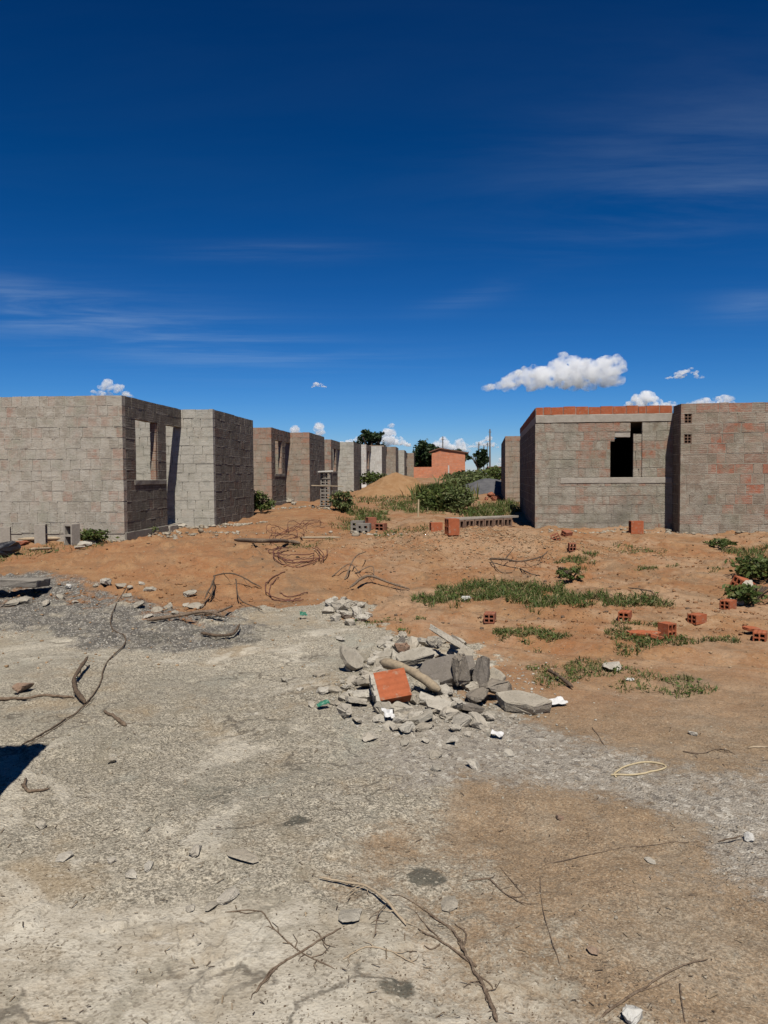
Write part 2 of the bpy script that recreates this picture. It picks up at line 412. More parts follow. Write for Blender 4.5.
    c = t.mix(far, c, (.07, .10, .035))
    t.col(c)
    hh = t.math('ADD', t.math('MULTIPLY', n3, .5), t.math('MULTIPLY', n4, .22))
    hh = t.math('ADD', hh, t.math('MULTIPLY', vor.outputs['Distance'], t.math('ADD', .22, t.math('MULTIPLY', t.math('MAXIMUM', a[1], b[1]), .5))))
    hh = t.math('ADD', hh, t.math('MULTIPLY', n5, .08))
    t.bump(hh, .011); return t.m

def mat_clay(name, ca, cb):
    t = NT(name); P = t.coord(); n = t.noise(P, 9, 5, .7); f = t.noise(P, 70, 3, .7); d = t.noise(P, 16, 6, .75)
    c = t.mix(t.ramp(n, .3, .7), ca, cb)
    c = t.mix(t.ramp(d, .52, .70, 0, .7), c, (.40, .31, .22)); c = t.mix(t.ramp(f, .56, .8, 0, .5), c, tuple(v * .45 for v in ca))
    sx = t.node('ShaderNodeSeparateXYZ'); t.l.new(P, sx.inputs[0])
    t.col(c); t.bump(t.math('ADD', t.math('ADD', n, t.math('MULTIPLY', f, .4)), t.math('MULTIPLY', t.math('SINE', t.math('MULTIPLY', sx.outputs[1], 2 * math.pi / .045)), .35)), .006); return t.m

MAT = {}
MAT['ground'] = mat_ground()
MAT['pale_wall'] = mat_masonry('pale_block_wall', (.33, .29, .23), (.49, .44, .36), (.40, .19, .125), (.46, .415, .34), (.50, .46, .385), .5, .15, 1.3, patch=(.35, .335, .255), patch2=(.42, .27, .20))
MAT['grey_wall'] = mat_masonry('grey_block_wall', (.35, .335, .285), (.46, .44, .37), (.36, .19, .12), (.42, .39, .325), (.52, .485, .41), .65, patch=(.36, .34, .27), patch2=(.42, .36, .29))
MAT['brown_wall'] = mat_masonry('brown_block_wall', (.31, .225, .155), (.38, .285, .21), (.40, .135, .065), (.32, .27, .21), (.37, .315, .245), .45)
MAT['white_wall'] = mat_masonry('whitish_block_wall', (.52, .50, .45), (.66, .635, .575), (.48, .34, .26), (.85, .82, .76), (.60, .57, .50), .5, patch=(.58, .56, .49), patch2=(.52, .47, .41))
MAT['smeared_wall'] = mat_masonry('cement_smeared_wall', (.25, .195, .14), (.34, .265, .20), (.38, .13, .065), (.33, .29, .225), (.41, .375, .30), .62, .3, 1.8, patch=(.27, .255, .185), patch2=(.33, .155, .09))
MAT['tan_wall'] = mat_masonry('tan_block_wall', (.25, .195, .145), (.36, .28, .21), (.40, .125, .065), (.37, .325, .255), (.40, .355, .28), .45, .2, 1.5, patch=(.245, .225, .16), patch2=(.34, .16, .105))
MAT['street_wall'] = mat_masonry('shade_toned_block_wall', (.15, .125, .10), (.22, .185, .15), (.22, .095, .06), (.36, .32, .26), (.20, .18, .145), .4, .25, 1.6, patch=(.13, .115, .09), patch2=(.15, .105, .08))  # shade of the street and side faces is put into this darker colour
MAT['inner_wall'] = mat_masonry('inner_block_wall', (.64, .62, .55), (.78, .755, .67), (.5, .3, .2), (.6, .56, .48), (.78, .74, .66), .5, patch=(.64, .62, .53), patch2=(.62, .56, .48))
MAT['red_wall'] = mat_masonry('red_block_wall', (.62, .22, .11), (.74, .28, .14), (.7, .22, .1), (.52, .32, .22), (.60, .32, .21), .12, patch=(.60, .27, .16), patch2=(.66, .22, .11))
MAT['clay'] = mat_clay('red_clay', (.45, .13, .055), (.35, .10, .042))
MAT['dull_clay'] = mat_clay('dull_clay', (.37, .13, .07), (.27, .10, .058))
MAT['old_clay'] = mat_simple('old_brown_clay', (.20, .12, .08), (.27, .18, .125), 9, .006)
MAT['concrete'] = mat_simple('cast_concrete', (.36, .32, .26), (.44, .395, .33), 6, .012)
MAT['dark_concrete'] = mat_simple('weathered_concrete', (.22, .195, .165), (.30, .27, .225), 5, .012)
MAT['block'] = mat_simple('grey_block', (.33, .295, .245), (.40, .36, .30), 20, .006)
MAT['chunk'] = mat_chunk('concrete_rubble', (.33, .295, .235), (.46, .415, .335))
MAT['pale_chunk'] = mat_chunk('pale_rubble', (.44, .40, .33), (.59, .54, .45))
MAT['grey_chunk'] = mat_chunk('hardened_cement', (.155, .135, .115), (.20, .175, .15), .15)
MAT['rock'] = mat_chunk('brown_rock', (.25, .14, .09), (.3, .2, .14))
MAT['white_stone'] = mat_simple('white_stone', (.62, .60, .55), (.52, .49, .43), 20, .006)
MAT['wood'] = mat_simple('weathered_wood', (.42, .33, .22), (.30, .235, .16), 30, .004)
MAT['dark_wood'] = mat_simple('dark_wood', (.075, .05, .034), (.19, .135, .09), 45, .006, fine=180)
MAT['twig'] = mat_simple('dry_twig', (.12, .08, .052), (.27, .20, .14), 55, .004, fine=220)
MAT['pale_twig'] = mat_simple('pale_twig', (.48, .38, .26), (.38, .29, .19), 30, .002)
MAT['rust'] = mat_simple('rusty_steel', (.12, .045, .035), (.19, .08, .05), 20, .001, .8, .3)
MAT['strap'] = mat_simple('straw_strap', (.58, .47, .29), (.48, .38, .22), 30, .001, .6, .3)
MAT['paper'] = mat_simple('white_paper', (.75, .73, .70), (.66, .64, .60), 12, 0)
MAT['green'] = mat_simple('green_plastic', (.05, .22, .13), (.035, .15, .095), 12, 0, .5, .4)
MAT['bag'] = mat_simple('black_plastic', (.02, .02, .023), (.035, .035, .04), 8, .01, .35, .5)
MAT['sand'] = mat_simple('heap_sand', (.33, .18, .08), (.40, .24, .12), 3, .06)
MAT['gravel'] = mat_simple('grey_gravel', (.095, .095, .10), (.14, .137, .14), 3, .05)
MAT['pebble'] = mat_chunk('pebbles', (.36, .32, .26), (.46, .41, .34), .2)
MAT['grass'] = mat_leaf('grass_blades', (.06, .10, .02), (.135, .17, .04), (.34, .27, .13))
MAT['leaf'] = mat_leaf('weed_leaf', (.055, .09, .02), (.13, .165, .04), (.20, .18, .06))
MAT['pale_leaf'] = mat_leaf('pale_weed_leaf', (.09, .125, .04), (.16, .19, .065), (.22, .20, .09))
MAT['tree_leaf'] = mat_leaf('tree_leaf', (.022, .042, .014), (.045, .075, .022))
MAT['bark'] = mat_simple('bark', (.09, .065, .045), (.14, .10, .07), 12, .01)
MAT['tile'] = mat_simple('clay_roof_tile', (.17, .085, .055), (.24, .12, .075), 6, .01)
MAT['pole'] = mat_simple('pole_concrete', (.17, .165, .16), (.22, .21, .2), 4, 0)
MAT['litter'] = mat_leaf('dry_litter', (.14, .095, .06), (.38, .29, .18), (.07, .05, .035), .1)

# ------------------------------------------------------------------ ground sheet
def build_ground():
    r = np.concatenate([[.12, .3, .5, .7], np.geomspace(.85, 1.6, 40, endpoint=False), np.geomspace(1.6, 18, 560, endpoint=False),
                        np.geomspace(18, 70, 130, endpoint=False), np.geomspace(70, 4500, 45)])
    th = np.concatenate([np.linspace(-36, 36, 620, endpoint=False), np.linspace(36, 324, 120, endpoint=False)])
    th = np.radians(th)
    Rr, T = np.meshgrid(r, th, indexing='ij')
    X = np.sin(T) * Rr; Y = np.cos(T) * Rr
    Z = H(X.ravel(), Y.ravel())
    n, m = Rr.shape
    V = np.empty((n * m + 1, 3)); V[:-1, 0] = X.ravel(); V[:-1, 1] = Y.ravel(); V[:-1, 2] = Z
    V[-1] = (0, 0, h1(0, 0))
    i = np.arange(n - 1)[:, None] * m; j = np.arange(m)[None, :]; j2 = (j + 1) % m
    q = np.stack([i + j, i + m + j, i + m + j2, i + j2], -1).reshape(-1, 4)[:, ::-1]
    q = q[:, ::-1]
    me = bpy.data.meshes.new('ground')
    nq = len(q); nt = m
    tri = np.stack([np.full(m, n * m), np.arange(m), (np.arange(m) + 1) % m], -1)
    me.vertices.add(len(V)); me.vertices.foreach_set('co', V.astype(np.float32).ravel())
    me.loops.add(nq * 4 + nt * 3)
    me.loops.foreach_set('vertex_index', np.concatenate([q.ravel(), tri.ravel()]).astype(np.int32))
    me.polygons.add(nq + nt)
    ls = np.concatenate([np.arange(nq) * 4, nq * 4 + np.arange(nt) * 3]).astype(np.int32)
    me.polygons.foreach_set('loop_start', ls)
    me.update(calc_edges=True); me.validate()
    me.polygons.foreach_set('use_smooth', np.ones(len(me.polygons), bool))
    mk = masks(V[:, 0], V[:, 1])
    for nm, ids in (('zone_a', (0, 1, 2)), ('zone_b', (3, 4, 5))):
        at = me.attributes.new(nm, 'FLOAT_COLOR', 'POINT')
        arr = np.ones((len(V), 4), np.float32)
        for k, s in enumerate(ids): arr[:, k] = mk[s]
        at.data.foreach_set('color', arr.ravel())
    me.materials.append(MAT['ground'])
    o = link(bpy.data.objects.new('ground', me))
    if me.polygons[nq // 2].normal.z < 0: me.flip_normals()
    return tag(o, 'bare sandy ground with worn concrete, gravel and orange soil', 'ground', kind='structure')
build_ground()

# ------------------------------------------------------------------ masonry
def wall(mb, axis, a0, a1, c0, c1, z0, rows, openings=(), rowh=.2, blen=.3, red=None, relief=.005, sink=.35, mort=0, gap=.016):
    """running-bond block wall; openings = (s0, s1, z0, z1) in wall coordinates; red(s, row) -> redness 0..1"""
    def bx(s0, s1, d0, d1, za, zb, val, jit=0):
        if axis == 'x': mb.box(s0, s1, c0 - d0, c1 + d1, za, zb, val, jit)
        else: mb.box(c0 - d0, c1 + d1, s0, s1, za, zb, val, jit)
    if sink: bx(a0, a1, -.012, -.012, z0 - sink, z0 + .003, (.5, 0, 1))
    for r in range(rows):
        zl, zh = z0 + r * rowh, z0 + (r + 1) * rowh
        iv = [(a0, a1)]
        for (s0, s1, oz0, oz1) in openings:
            if oz0 < zl + rowh * .5 < oz1:
                nv = []
                for (p, q) in iv:
                    if s1 <= p or s0 >= q: nv.append((p, q)); continue
                    if s0 > p: nv.append((p, s0))
                    if s1 < q: nv.append((s1, q))
                iv = nv
        for (p, q) in iv:
            bx(p + .010, q - .010, -gap, -gap, zl, zh - (.012 if r == rows - 1 else 0), (.5, 0, 1))
            m0 = p
            while m0 < q - .02:      # uneven bed mortar
                m1 = min(q, m0 + rng.uniform(.15, .5)); o_ = rng.choice((-.004, -.002, 0, .002, .004)) + mort
                bx(m0 + .003, m1 - .001, o_, o_, zl - .010 + rng.uniform(-.003, .004), zl + .010 + rng.uniform(-.004, .004), (.5, 0, 1)); m0 = m1
            s = p - (blen * .5 if r % 2 else 0) - rng.choice((0, 0, .07))
            while s < q:
                L = blen * rng.choice((1, 1, 1, 1, .75, 1.25) if blen < .25 else (1, 1, 1, .66, .5, 1.3)); e = min(s + L, q); st = max(s, p)
                if q - e < .06: e = q
                if e - st > .03 and e < q and rng.random() < .55:      # some upright joints are filled too
                    o_ = rng.choice((-.004, -.002, 0)); bx(e - .012, e + .012, o_, o_, zl + .01, zl + rowh * rng.uniform(.6, .95), (.5, 0, 1))
                if e - st > .03:
                    j = .006 + rng.uniform(0, .004)
                    rd = red((st + e) / 2, r) if red else 0
                    rd = min(1, max(0, rd + rng.uniform(-.25, .2))) if rd > .05 else (rng.uniform(.25, .7) if rng.random() < .12 else 0)
                    bx(st + (j if st > p else -.002), e - (j if e < q else -.002), rng.uniform(0, relief), rng.uniform(0, relief),
                       zl + j, zh - j + (rng.uniform(-.004, .005) if r == rows - 1 else 0), (rng.random(), rd, 0), .002)
                s = e if e > s else s + .1
        
def tbox(parent, name, mat, *b):
    mb = MB(); x0, x1, y0, y1, z0, z1 = b; L = max(x1 - x0, y1 - y0); n = max(1, int(L / .35))
    for i in range(n):     # slightly uneven cast concrete
        f0, f1 = i / n, (i + 1) / n
        pass
    mb.box(*b)
    me = mb.build(name, mat, parent)
    bm = bmesh.new(); bm.from_mesh(me.data)
    es = [e for e in bm.edges if e.calc_length() > .5]
    if es: bmesh.ops.subdivide_edges(bm, edges=es, cuts=max(2, int(L / .25)), use_grid_fill=True)
    bmesh.ops.bevel(bm, geom=[e for e in bm.edges if e.calc_face_angle(0) > 1], offset=.008, segments=1, affect='EDGES')
    for v in bm.verts: v.co += Vector((rng.uniform(-1, 1), rng.uniform(-1, 1), rng.uniform(-1, 1))) * .004
    bm.to_mesh(me.data); bm.free(); return me

TH = .14
def left_house(origin, rz, mats, label, W=8.0, p=.738, rows=13, top_red=0, rear=True, z_extra=0):
    """terraced shell: front wall, recessed street wall with window and door, projecting porch block"""
    e = empty('unfinished_house', origin, rz)
    tag(e, label, 'house', 'roofless block houses along the left side')
    fm, sm, bm_, im = mats
    rd = (lambda s, r: (top_red if r >= rows - 2 else (.55 if (s > -.22 and r % 3) else 0)) if top_red else (.6 if (r == rows - 1 and rng.random() < .6) or (s > -.2 and r % 2) else 0))
    w = MB(); wall(w, 'x', -W, 0, 0, TH, .1, rows, red=rd, blen=.2, gap=.007, relief=.004); w.build('front_wall', fm, e)
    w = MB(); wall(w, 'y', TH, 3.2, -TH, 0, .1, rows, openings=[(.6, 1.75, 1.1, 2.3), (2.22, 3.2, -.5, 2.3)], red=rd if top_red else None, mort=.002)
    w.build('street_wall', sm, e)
    tbox(e, 'window_sill', MAT['dark_concrete'], -TH - .01, .018, .5, 2.19, 1.0, 1.1)
    tbox(e, 'plinth', MAT['dark_concrete'], -TH - .01, .03, .02, 2.2, -.3, .11)
    tbox(e, 'door_step', MAT['concrete'], -TH - .25, .05, 2.24, 3.17, -.2, .09)
    rows_top = rows
    w = MB(); wall(w, 'x', -W, p, 3.2, 3.2 + TH, .0, rows_top, red=(lambda s, r: (top_red if (r >= rows - 1) else (.5 if top_red and r < 3 and s > .2 else 0)) if s > -.1 else 0)
                   , rowh=.2 + .1 / rows_top); w.build('porch_front_wall', bm_, e)
    w = MB(); wall(w, 'y', 3.2 + TH, 6.8, p - TH, p, 0, rows_top, rowh=.2 + .1 / rows_top, blen=.39, mort=.003); w.build('porch_side_wall', sm, e)
    w = MB(); wall(w, 'x', -W, p - TH, 6.8 - TH, 6.8, .1, rows); w.build('rear_wall', im, e)
    w = MB()
    for k in range(6): w.box(-TH + .012, -.012, 1.66 + rng.uniform(-.02, .01), 1.742, 1.105 + k * .198, 1.105 + k * .198 + .19, (rng.random(), (.9, .2, .5)[k % 3], 0), .004)
    w.build('window_jamb', MAT['brown_wall'], e)
    return e

AL = math.atan(66 / 770.0)
uL = Vector((math.sin(AL), math.cos(AL), 0)); nL = Vector((math.cos(AL), -math.sin(AL), 0))
C1 = Vector((-4.9, 14.5, 0))
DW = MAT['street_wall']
PW, GW, BW, WW, TW, IW = MAT['pale_wall'], MAT['grey_wall'], MAT['brown_wall'], MAT['white_wall'], MAT['tan_wall'], MAT['inner_wall']
LH = [  # distance along the row, shift, base z, mats, label, kwargs
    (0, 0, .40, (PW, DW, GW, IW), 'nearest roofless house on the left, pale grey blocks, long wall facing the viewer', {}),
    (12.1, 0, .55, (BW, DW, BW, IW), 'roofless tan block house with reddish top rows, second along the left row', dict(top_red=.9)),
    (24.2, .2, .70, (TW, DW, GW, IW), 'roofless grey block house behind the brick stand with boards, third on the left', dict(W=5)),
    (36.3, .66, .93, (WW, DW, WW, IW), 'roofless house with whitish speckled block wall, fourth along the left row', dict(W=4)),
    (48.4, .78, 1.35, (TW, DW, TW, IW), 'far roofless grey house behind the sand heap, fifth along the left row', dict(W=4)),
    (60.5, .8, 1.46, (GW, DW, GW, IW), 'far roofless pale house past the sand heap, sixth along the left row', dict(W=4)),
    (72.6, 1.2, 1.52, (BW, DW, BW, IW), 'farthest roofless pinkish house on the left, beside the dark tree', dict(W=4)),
]
for t_, sh, bz, ms, lab, kw in LH:
    o = C1 + uL * t_ + nL * sh; o.z = bz
    left_house(o, -AL, ms, lab, **kw)

# ------------------------------------------------------------------ right houses
def hollow_brick(mb, L=.29, W=.19, Ht=.19, nx=2, nz=3, wallt=.016, val=(.5, 0, 0), o=(0, 0, 0)):
    """ceramic block lying along x, open tubes through its length"""
    x0, x1 = -L / 2 + o[0], L / 2 + o[0]
    ys = [-W / 2 + o[1]]; zs = [o[2]]
    cw = (W - wallt * (nx + 1)) / nx; ch = (Ht - wallt * (nz + 1)) / nz
    yy = []; zz = []
    for i in range(nx): a = -W / 2 + wallt + i * (cw + wallt); yy.append((a + o[1], a + cw + o[1]))
    for i in range(nz): a = wallt + i * (ch + wallt); zz.append((a + o[2], a + ch + o[2]))
    Y0, Y1, Z0, Z1 = o[1] - W / 2, o[1] + W / 2, o[2], o[2] + Ht
    mb.add([(x0, Y0, Z0), (x1, Y0, Z0), (x1, Y1, Z0), (x0, Y1, Z0), (x0, Y0, Z1), (x1, Y0, Z1), (x1, Y1, Z1), (x0, Y1, Z1)],
           [(0, 3, 2, 1), (4, 5, 6, 7), (0, 1, 5, 4), (3, 7, 6, 2)], val)
    yb = sorted({Y0, Y1, *[v for p in yy for v in p]}); zb = sorted({Z0, Z1, *[v for p in zz for v in p]})
    for i in range(len(yb) - 1):
        for k in range(len(zb) - 1):
            hole = i % 2 == 1 and k % 2 == 1
            a, b, c, d = yb[i], yb[i + 1], zb[k], zb[k + 1]
            if not hole:
                mb.add([(x0, a, c), (x0, b, c), (x0, b, d), (x0, a, d)], [(0, 3, 2, 1)], val)
                mb.add([(x1, a, c), (x1, b, c), (x1, b, d), (x1, a, d)], [(0, 1, 2, 3)], val)
            else:
                mb.add([(x0, a, c), (x0, b, c), (x0, b, d), (x0, a, d), (x1, a, c), (x1, b, c), (x1, b, d), (x1, a, d)],
                       [(0, 1, 5, 4), (1, 2, 6, 5), (2, 3, 7, 6), (3, 0, 4, 7)], val)

AR = math.atan(101 / 770.0)
uR = Vector((math.sin(AR), math.cos(AR), 0)); nR = Vector((math.cos(AR), -math.sin(AR), 0))
SW = MAT['smeared_wall']
e = empty('unfinished_house', (3.36, 17.1, .29), -AR)
tag(e, 'right hand house topped by an orange brick course, with one dark window', 'house', 'roofless block houses along the right side')
XE = 2.93
redp = lambda s, r: .9 if (.9 < s < 2.7 and 4 < r < 12 and rng.random() < .42) or (.55 < s < 1.05 and r in (0, 2) and rng.random() < .6) or (r in (5,) and .7 < s < 1.3) or (r == 11 and .9 < s < 1.7) else (.5 if r in (9, 10, 11) and rng.random() < .25 else 0)
w = MB(); wall(w, 'x', 0, XE, 0, TH, 0, 12, openings=[(1.61, 2.29, 1.2, 2.0), (1.70, 2.29, 2.0, 2.2), (2.035, 2.29, 2.2, 2.4)], red=redp, blen=.29, relief=.003, gap=.006)
w.build('front_wall', SW, e)
w = MB(); wall(w, 'x', 2.11, 2.285, .035, .125, 1.2, 5, rowh=.19, blen=.11, red=lambda s, r: .9 if r in (1, 3) else .2, sink=0); w.build('window_infill', SW, e)
tbox(e, 'lintel', MAT['concrete'], 1.705, 2.033, .012, TH - .02, 2.07, 2.195)
tbox(e, 'sill_band', MAT['concrete'], .55, XE - .01, -.014, .05, 1.07, 1.195)
tbox(e, 'roof_slab', MAT['concrete'], .005, XE + .6, -.016, 7.58, 2.405, 2.58)
w = MB(); s_ = 0.02
while s_ < XE - .05:
    L = rng.choice((.26, .26, .27, .16, .28)); e1 = min(s_ + L, XE - .012)
    w.box(s_, e1 - .014, 0.0 + rng.uniform(-.004, .006), .13, 2.583, 2.752 + rng.uniform(-.012, .008), (rng.random(), 0, 0), .004); s_ = e1
w.build('brick_course', MAT['clay'], e)
w = MB(); w.box(.01, XE - .01, .02, .12, 2.583, 2.73); w.build('course_mortar', MAT['concrete'], e)
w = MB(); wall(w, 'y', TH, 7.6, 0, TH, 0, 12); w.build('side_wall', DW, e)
w = MB(); s_ = TH
while s_ < 7.5:
    w.box(.004, .13, s_ + .008, s_ + .25, 2.583, 2.75, (rng.random(), 0, 0), .004); s_ += .262
w.build('brick_course', MAT['dull_clay'], e)
w = MB(); wall(w, 'x', TH, 9.5, 7.46, 7.6, 0, 12); w.build('rear_wall', SW, e)
rb = lambda s, r: .85 if (s > 3.6 and 1 < r < 11 and rng.random() < .42) or (r == 12 and rng.random() < .5) else 0
vents = [(3.0, 3.14, 2.2, 2.4), (3.0, 3.14, 1.8, 2.0)]
w = MB(); wall(w, 'x', XE, 9.5, -.67, -.67 + TH, 0, 13, openings=[(2.99, 3.15, 2.31, 2.52), (2.99, 3.15, 1.89, 2.1)], rowh=.21, red=rb, blen=.36, gap=.007, relief=.004); w.build('porch_front_wall', MAT['tan_wall'], e)
for z_ in (2.315, 1.895):
    w = MB(); hollow_brick(w, .12, .15, .2, 2, 3, .014)
    tbox(e, 'vent_backing', MAT['dark_concrete'], 2.995, 3.145, -.53, -.50, z_, z_ + .2); v = w.build('vent_brick', MAT['old_clay'], e, loc=(3.07, -.60, z_), rot=(0, 0, math.pi / 2))
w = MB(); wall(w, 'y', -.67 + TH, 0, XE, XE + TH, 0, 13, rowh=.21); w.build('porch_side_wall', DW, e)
w = MB(); wall(w, 'y', TH, 7.46, XE, XE + TH, 0, 12); w.build('room_divider', SW, e)
w = MB(); wall(w, 'y', -.67 + TH, 7.46, 9.36, 9.5, 0, 13); w.build('party_wall', SW, e)

e = empty('unfinished_house', (4.73, 30, .47), -AR)
tag(e, 'smaller roofless house farther up the right side, mostly hidden by the nearer house', 'house', 'roofless block houses along the right side')
w = MB(); wall(w, 'x', 0, 4, 0, TH, 0, 13, red=lambda s, r: .5 if r == 12 else 0); w.build('front_wall', MAT['brown_wall'], e)
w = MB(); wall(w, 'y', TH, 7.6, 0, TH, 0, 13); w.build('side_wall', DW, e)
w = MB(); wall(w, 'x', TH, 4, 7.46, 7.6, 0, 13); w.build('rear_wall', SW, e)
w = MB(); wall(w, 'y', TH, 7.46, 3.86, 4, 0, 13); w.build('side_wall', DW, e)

# unseen shadow caster left of the viewer, its form as a wall stub assumed
e = tag(empty('shadow_caster_stub', (-1.80, 2.93, 0)), 'unseen tall block wall end at the left, assumed caster of the black shadow on the concrete', 'wall')
w = MB(); wall(w, 'x', -2.4, 0, 0, TH, -.02, 10, blen=.3); w.build('masonry', TW, e)

# ------------------------------------------------------------------ rocks, bricks, debris
def hull(seed, l, w, h, n=16, sharp=.75):
    r = random.Random(seed); bm = bmesh.new()
    for i in range(n):
        v = Vector((r.gauss(0, 1), r.gauss(0, 1), r.gauss(0, 1))); v.normalize(); v *= r.uniform(sharp, 1)
        m = max(abs(v.x), abs(v.y), abs(v.z)); v *= 1 + (1 / m - 1) * .45
        bm.verts.new((v.x * l / 2, v.y * w / 2, v.z * h / 2))
    res = bmesh.ops.convex_hull(bm, input=bm.verts)
    dead = list({g for g in res['geom_interior'] + res['geom_unused'] if isinstance(g, bmesh.types.BMVert)})
    bmesh.ops.delete(bm, geom=dead, context='VERTS')
    bmesh.ops.bevel(bm, geom=list(bm.edges), offset=min(l, w, h) * .04, segments=1, affect='EDGES', clamp_overlap=True)
    bmesh.ops.remove_doubles(bm, verts=list(bm.verts), dist=min(l, w, h) * .03)
    bmesh.ops.triangulate(bm, faces=list(bm.faces))
    bmesh.ops.subdivide_edges(bm, edges=[e_ for e_ in bm.edges if e_.calc_length() > min(l, w) * .22], cuts=1)
    for v in bm.verts: v.co += Vector((r.uniform(-1, 1), r.uniform(-1, 1), r.uniform(-1, 1))) * min(l, w, h) * .055
    me = bpy.data.meshes.new('chunk'); bm.to_mesh(me); bm.free(); return me

def rock(name, px, py, l, w, h, mat, label, cat, group=None, rz=None, tilt=(0, 0), seed=None, lift=0, pos=None):
    me = hull(seed if seed is not None else rng.randrange(1 << 30), l, w, h); me.materials.append(mat); me.name = name
    o = link(bpy.data.objects.new(name, me)); P = G(px, py) if pos is None else pos
    o.location = P + Vector((0, 0, h * .30 + lift)); o.rotation_euler = (tilt[0], tilt[1], rng.uniform(0, 6.28) if rz is None else rz)
    return tag(o, label, cat, group)

CH, PC, GC = MAT['chunk'], MAT['pale_chunk'], MAT['grey_chunk']
def slab(name, px, py, l, w, h, mat, rot, label, cat, group=None, lift=0, seed=1):
    """broken flat slab with an irregular outline"""
    r = random.Random(seed); bm = bmesh.new(); n = 6 + seed % 3
    ring = []
    for k in range(n):
        a = 2 * math.pi * k / n + r.uniform(-.2, .2); q = r.uniform(.72, 1.12)
        c, s = math.cos(a), math.sin(a); m = max(abs(c), abs(s)) ** .6
        ring.append((c / m * l / 2 * q, s / m * w / 2 * q))
    vt = [bm.verts.new((x, y, h / 2 + r.uniform(-1, 1) * h * .06)) for x, y in ring]
    vb = [bm.verts.new((x * r.uniform(.85, 1.02), y * r.uniform(.85, 1.02), -h / 2)) for x, y in ring]
    bm.faces.new(vt); bm.faces.new(vb[::-1])
    for k in range(n): bm.faces.new((vt[k], vb[k], vb[(k + 1) % n], vt[(k + 1) % n]))
    bmesh.ops.bevel(bm, geom=list(bm.edges), offset=h * .08, segments=1, affect='EDGES')
    bmesh.ops.triangulate(bm, faces=list(bm.faces))
    bmesh.ops.subdivide_edges(bm, edges=[e_ for e_ in bm.edges if e_.calc_length() > h * .8], cuts=2)
    for v in bm.verts: v.co += Vector((r.uniform(-1, 1), r.uniform(-1, 1), r.uniform(-1, 1))) * h * .05
    bmesh.ops.recalc_face_normals(bm, faces=list(bm.faces))
    me = bpy.data.meshes.new(name); bm.to_mesh(me); bm.free(); me.materials.append(mat)
    o = link(bpy.data.objects.new(name, me)); o.location = G(px, py) + Vector((0, 0, lift)); o.rotation_euler = rot
    return tag(o, label, cat, group)

# main rubble heap
slab('concrete_slab', 352, 671, .26, .2, .045, CH, (R(38), R(42), R(10)), 'rough grey slab propped on edge at the left of the rubble heap', 'rubble', seed=4, lift=.09)
slab('concrete_slab', 450, 660, .46, .12, .045, PC, (R(-30), R(22), R(-38)), 'long narrow pale slab slanting across the top of the rubble heap', 'rubble', seed=5, lift=.17)
slab('concrete_slab', 523, 710, .36, .20, .075, CH, (R(10), R(6), R(-12)), 'thick flat slab lying at the right end of the rubble heap', 'rubble', seed=6, lift=.05)
slab('concrete_slab', 416, 668, .34, .17, .05, CH, (R(18), R(-14), R(20)), 'flat slab tucked behind the wooden log on the rubble heap', 'rubble', seed=7, lift=.09)
slab('concrete_slab', 446, 683, .42, .30, .09, GC, (R(30), R(-6), R(-12)), 'large smooth dark grey cement lump in the middle of the rubble heap', 'rubble', seed=8, lift=.09)
rock('cement_lump', 462, 690, .20, .16, .24, GC, 'upright dark cement lump just right of the large smooth one', 'rubble', seed=21, lift=.07)
rock('cement_lump', 482, 690, .17, .13, .25, GC, 'dark cement lump leaning towards the right end of the heap', 'rubble', seed=22, lift=.05, tilt=(.2, .2))
rock('cement_lump', 496, 700, .24, .17, .15, GC, 'low dark cement lump next to the thick flat slab', 'rubble', seed=23, lift=.03)
rock('cement_lump', 478, 703, .30, .17, .12, GC, 'long flattish cement lump in front of the dark lumps', 'rubble', seed=24, lift=.02)
rock('cement_lump', 401, 659, .15, .13, .12, MAT['rock'], 'brownish lump at the back left of the rubble heap', 'rubble', seed=25, lift=.05)
rock('cement_lump', 433, 663, .19, .12, .10, CH, 'pale knobbly lump under the long narrow slab', 'rubble', seed=26, lift=.14)
LB = 'small broken concrete piece scattered on the main rubble heap'
GB = 'small concrete pieces on the main rubble heap'
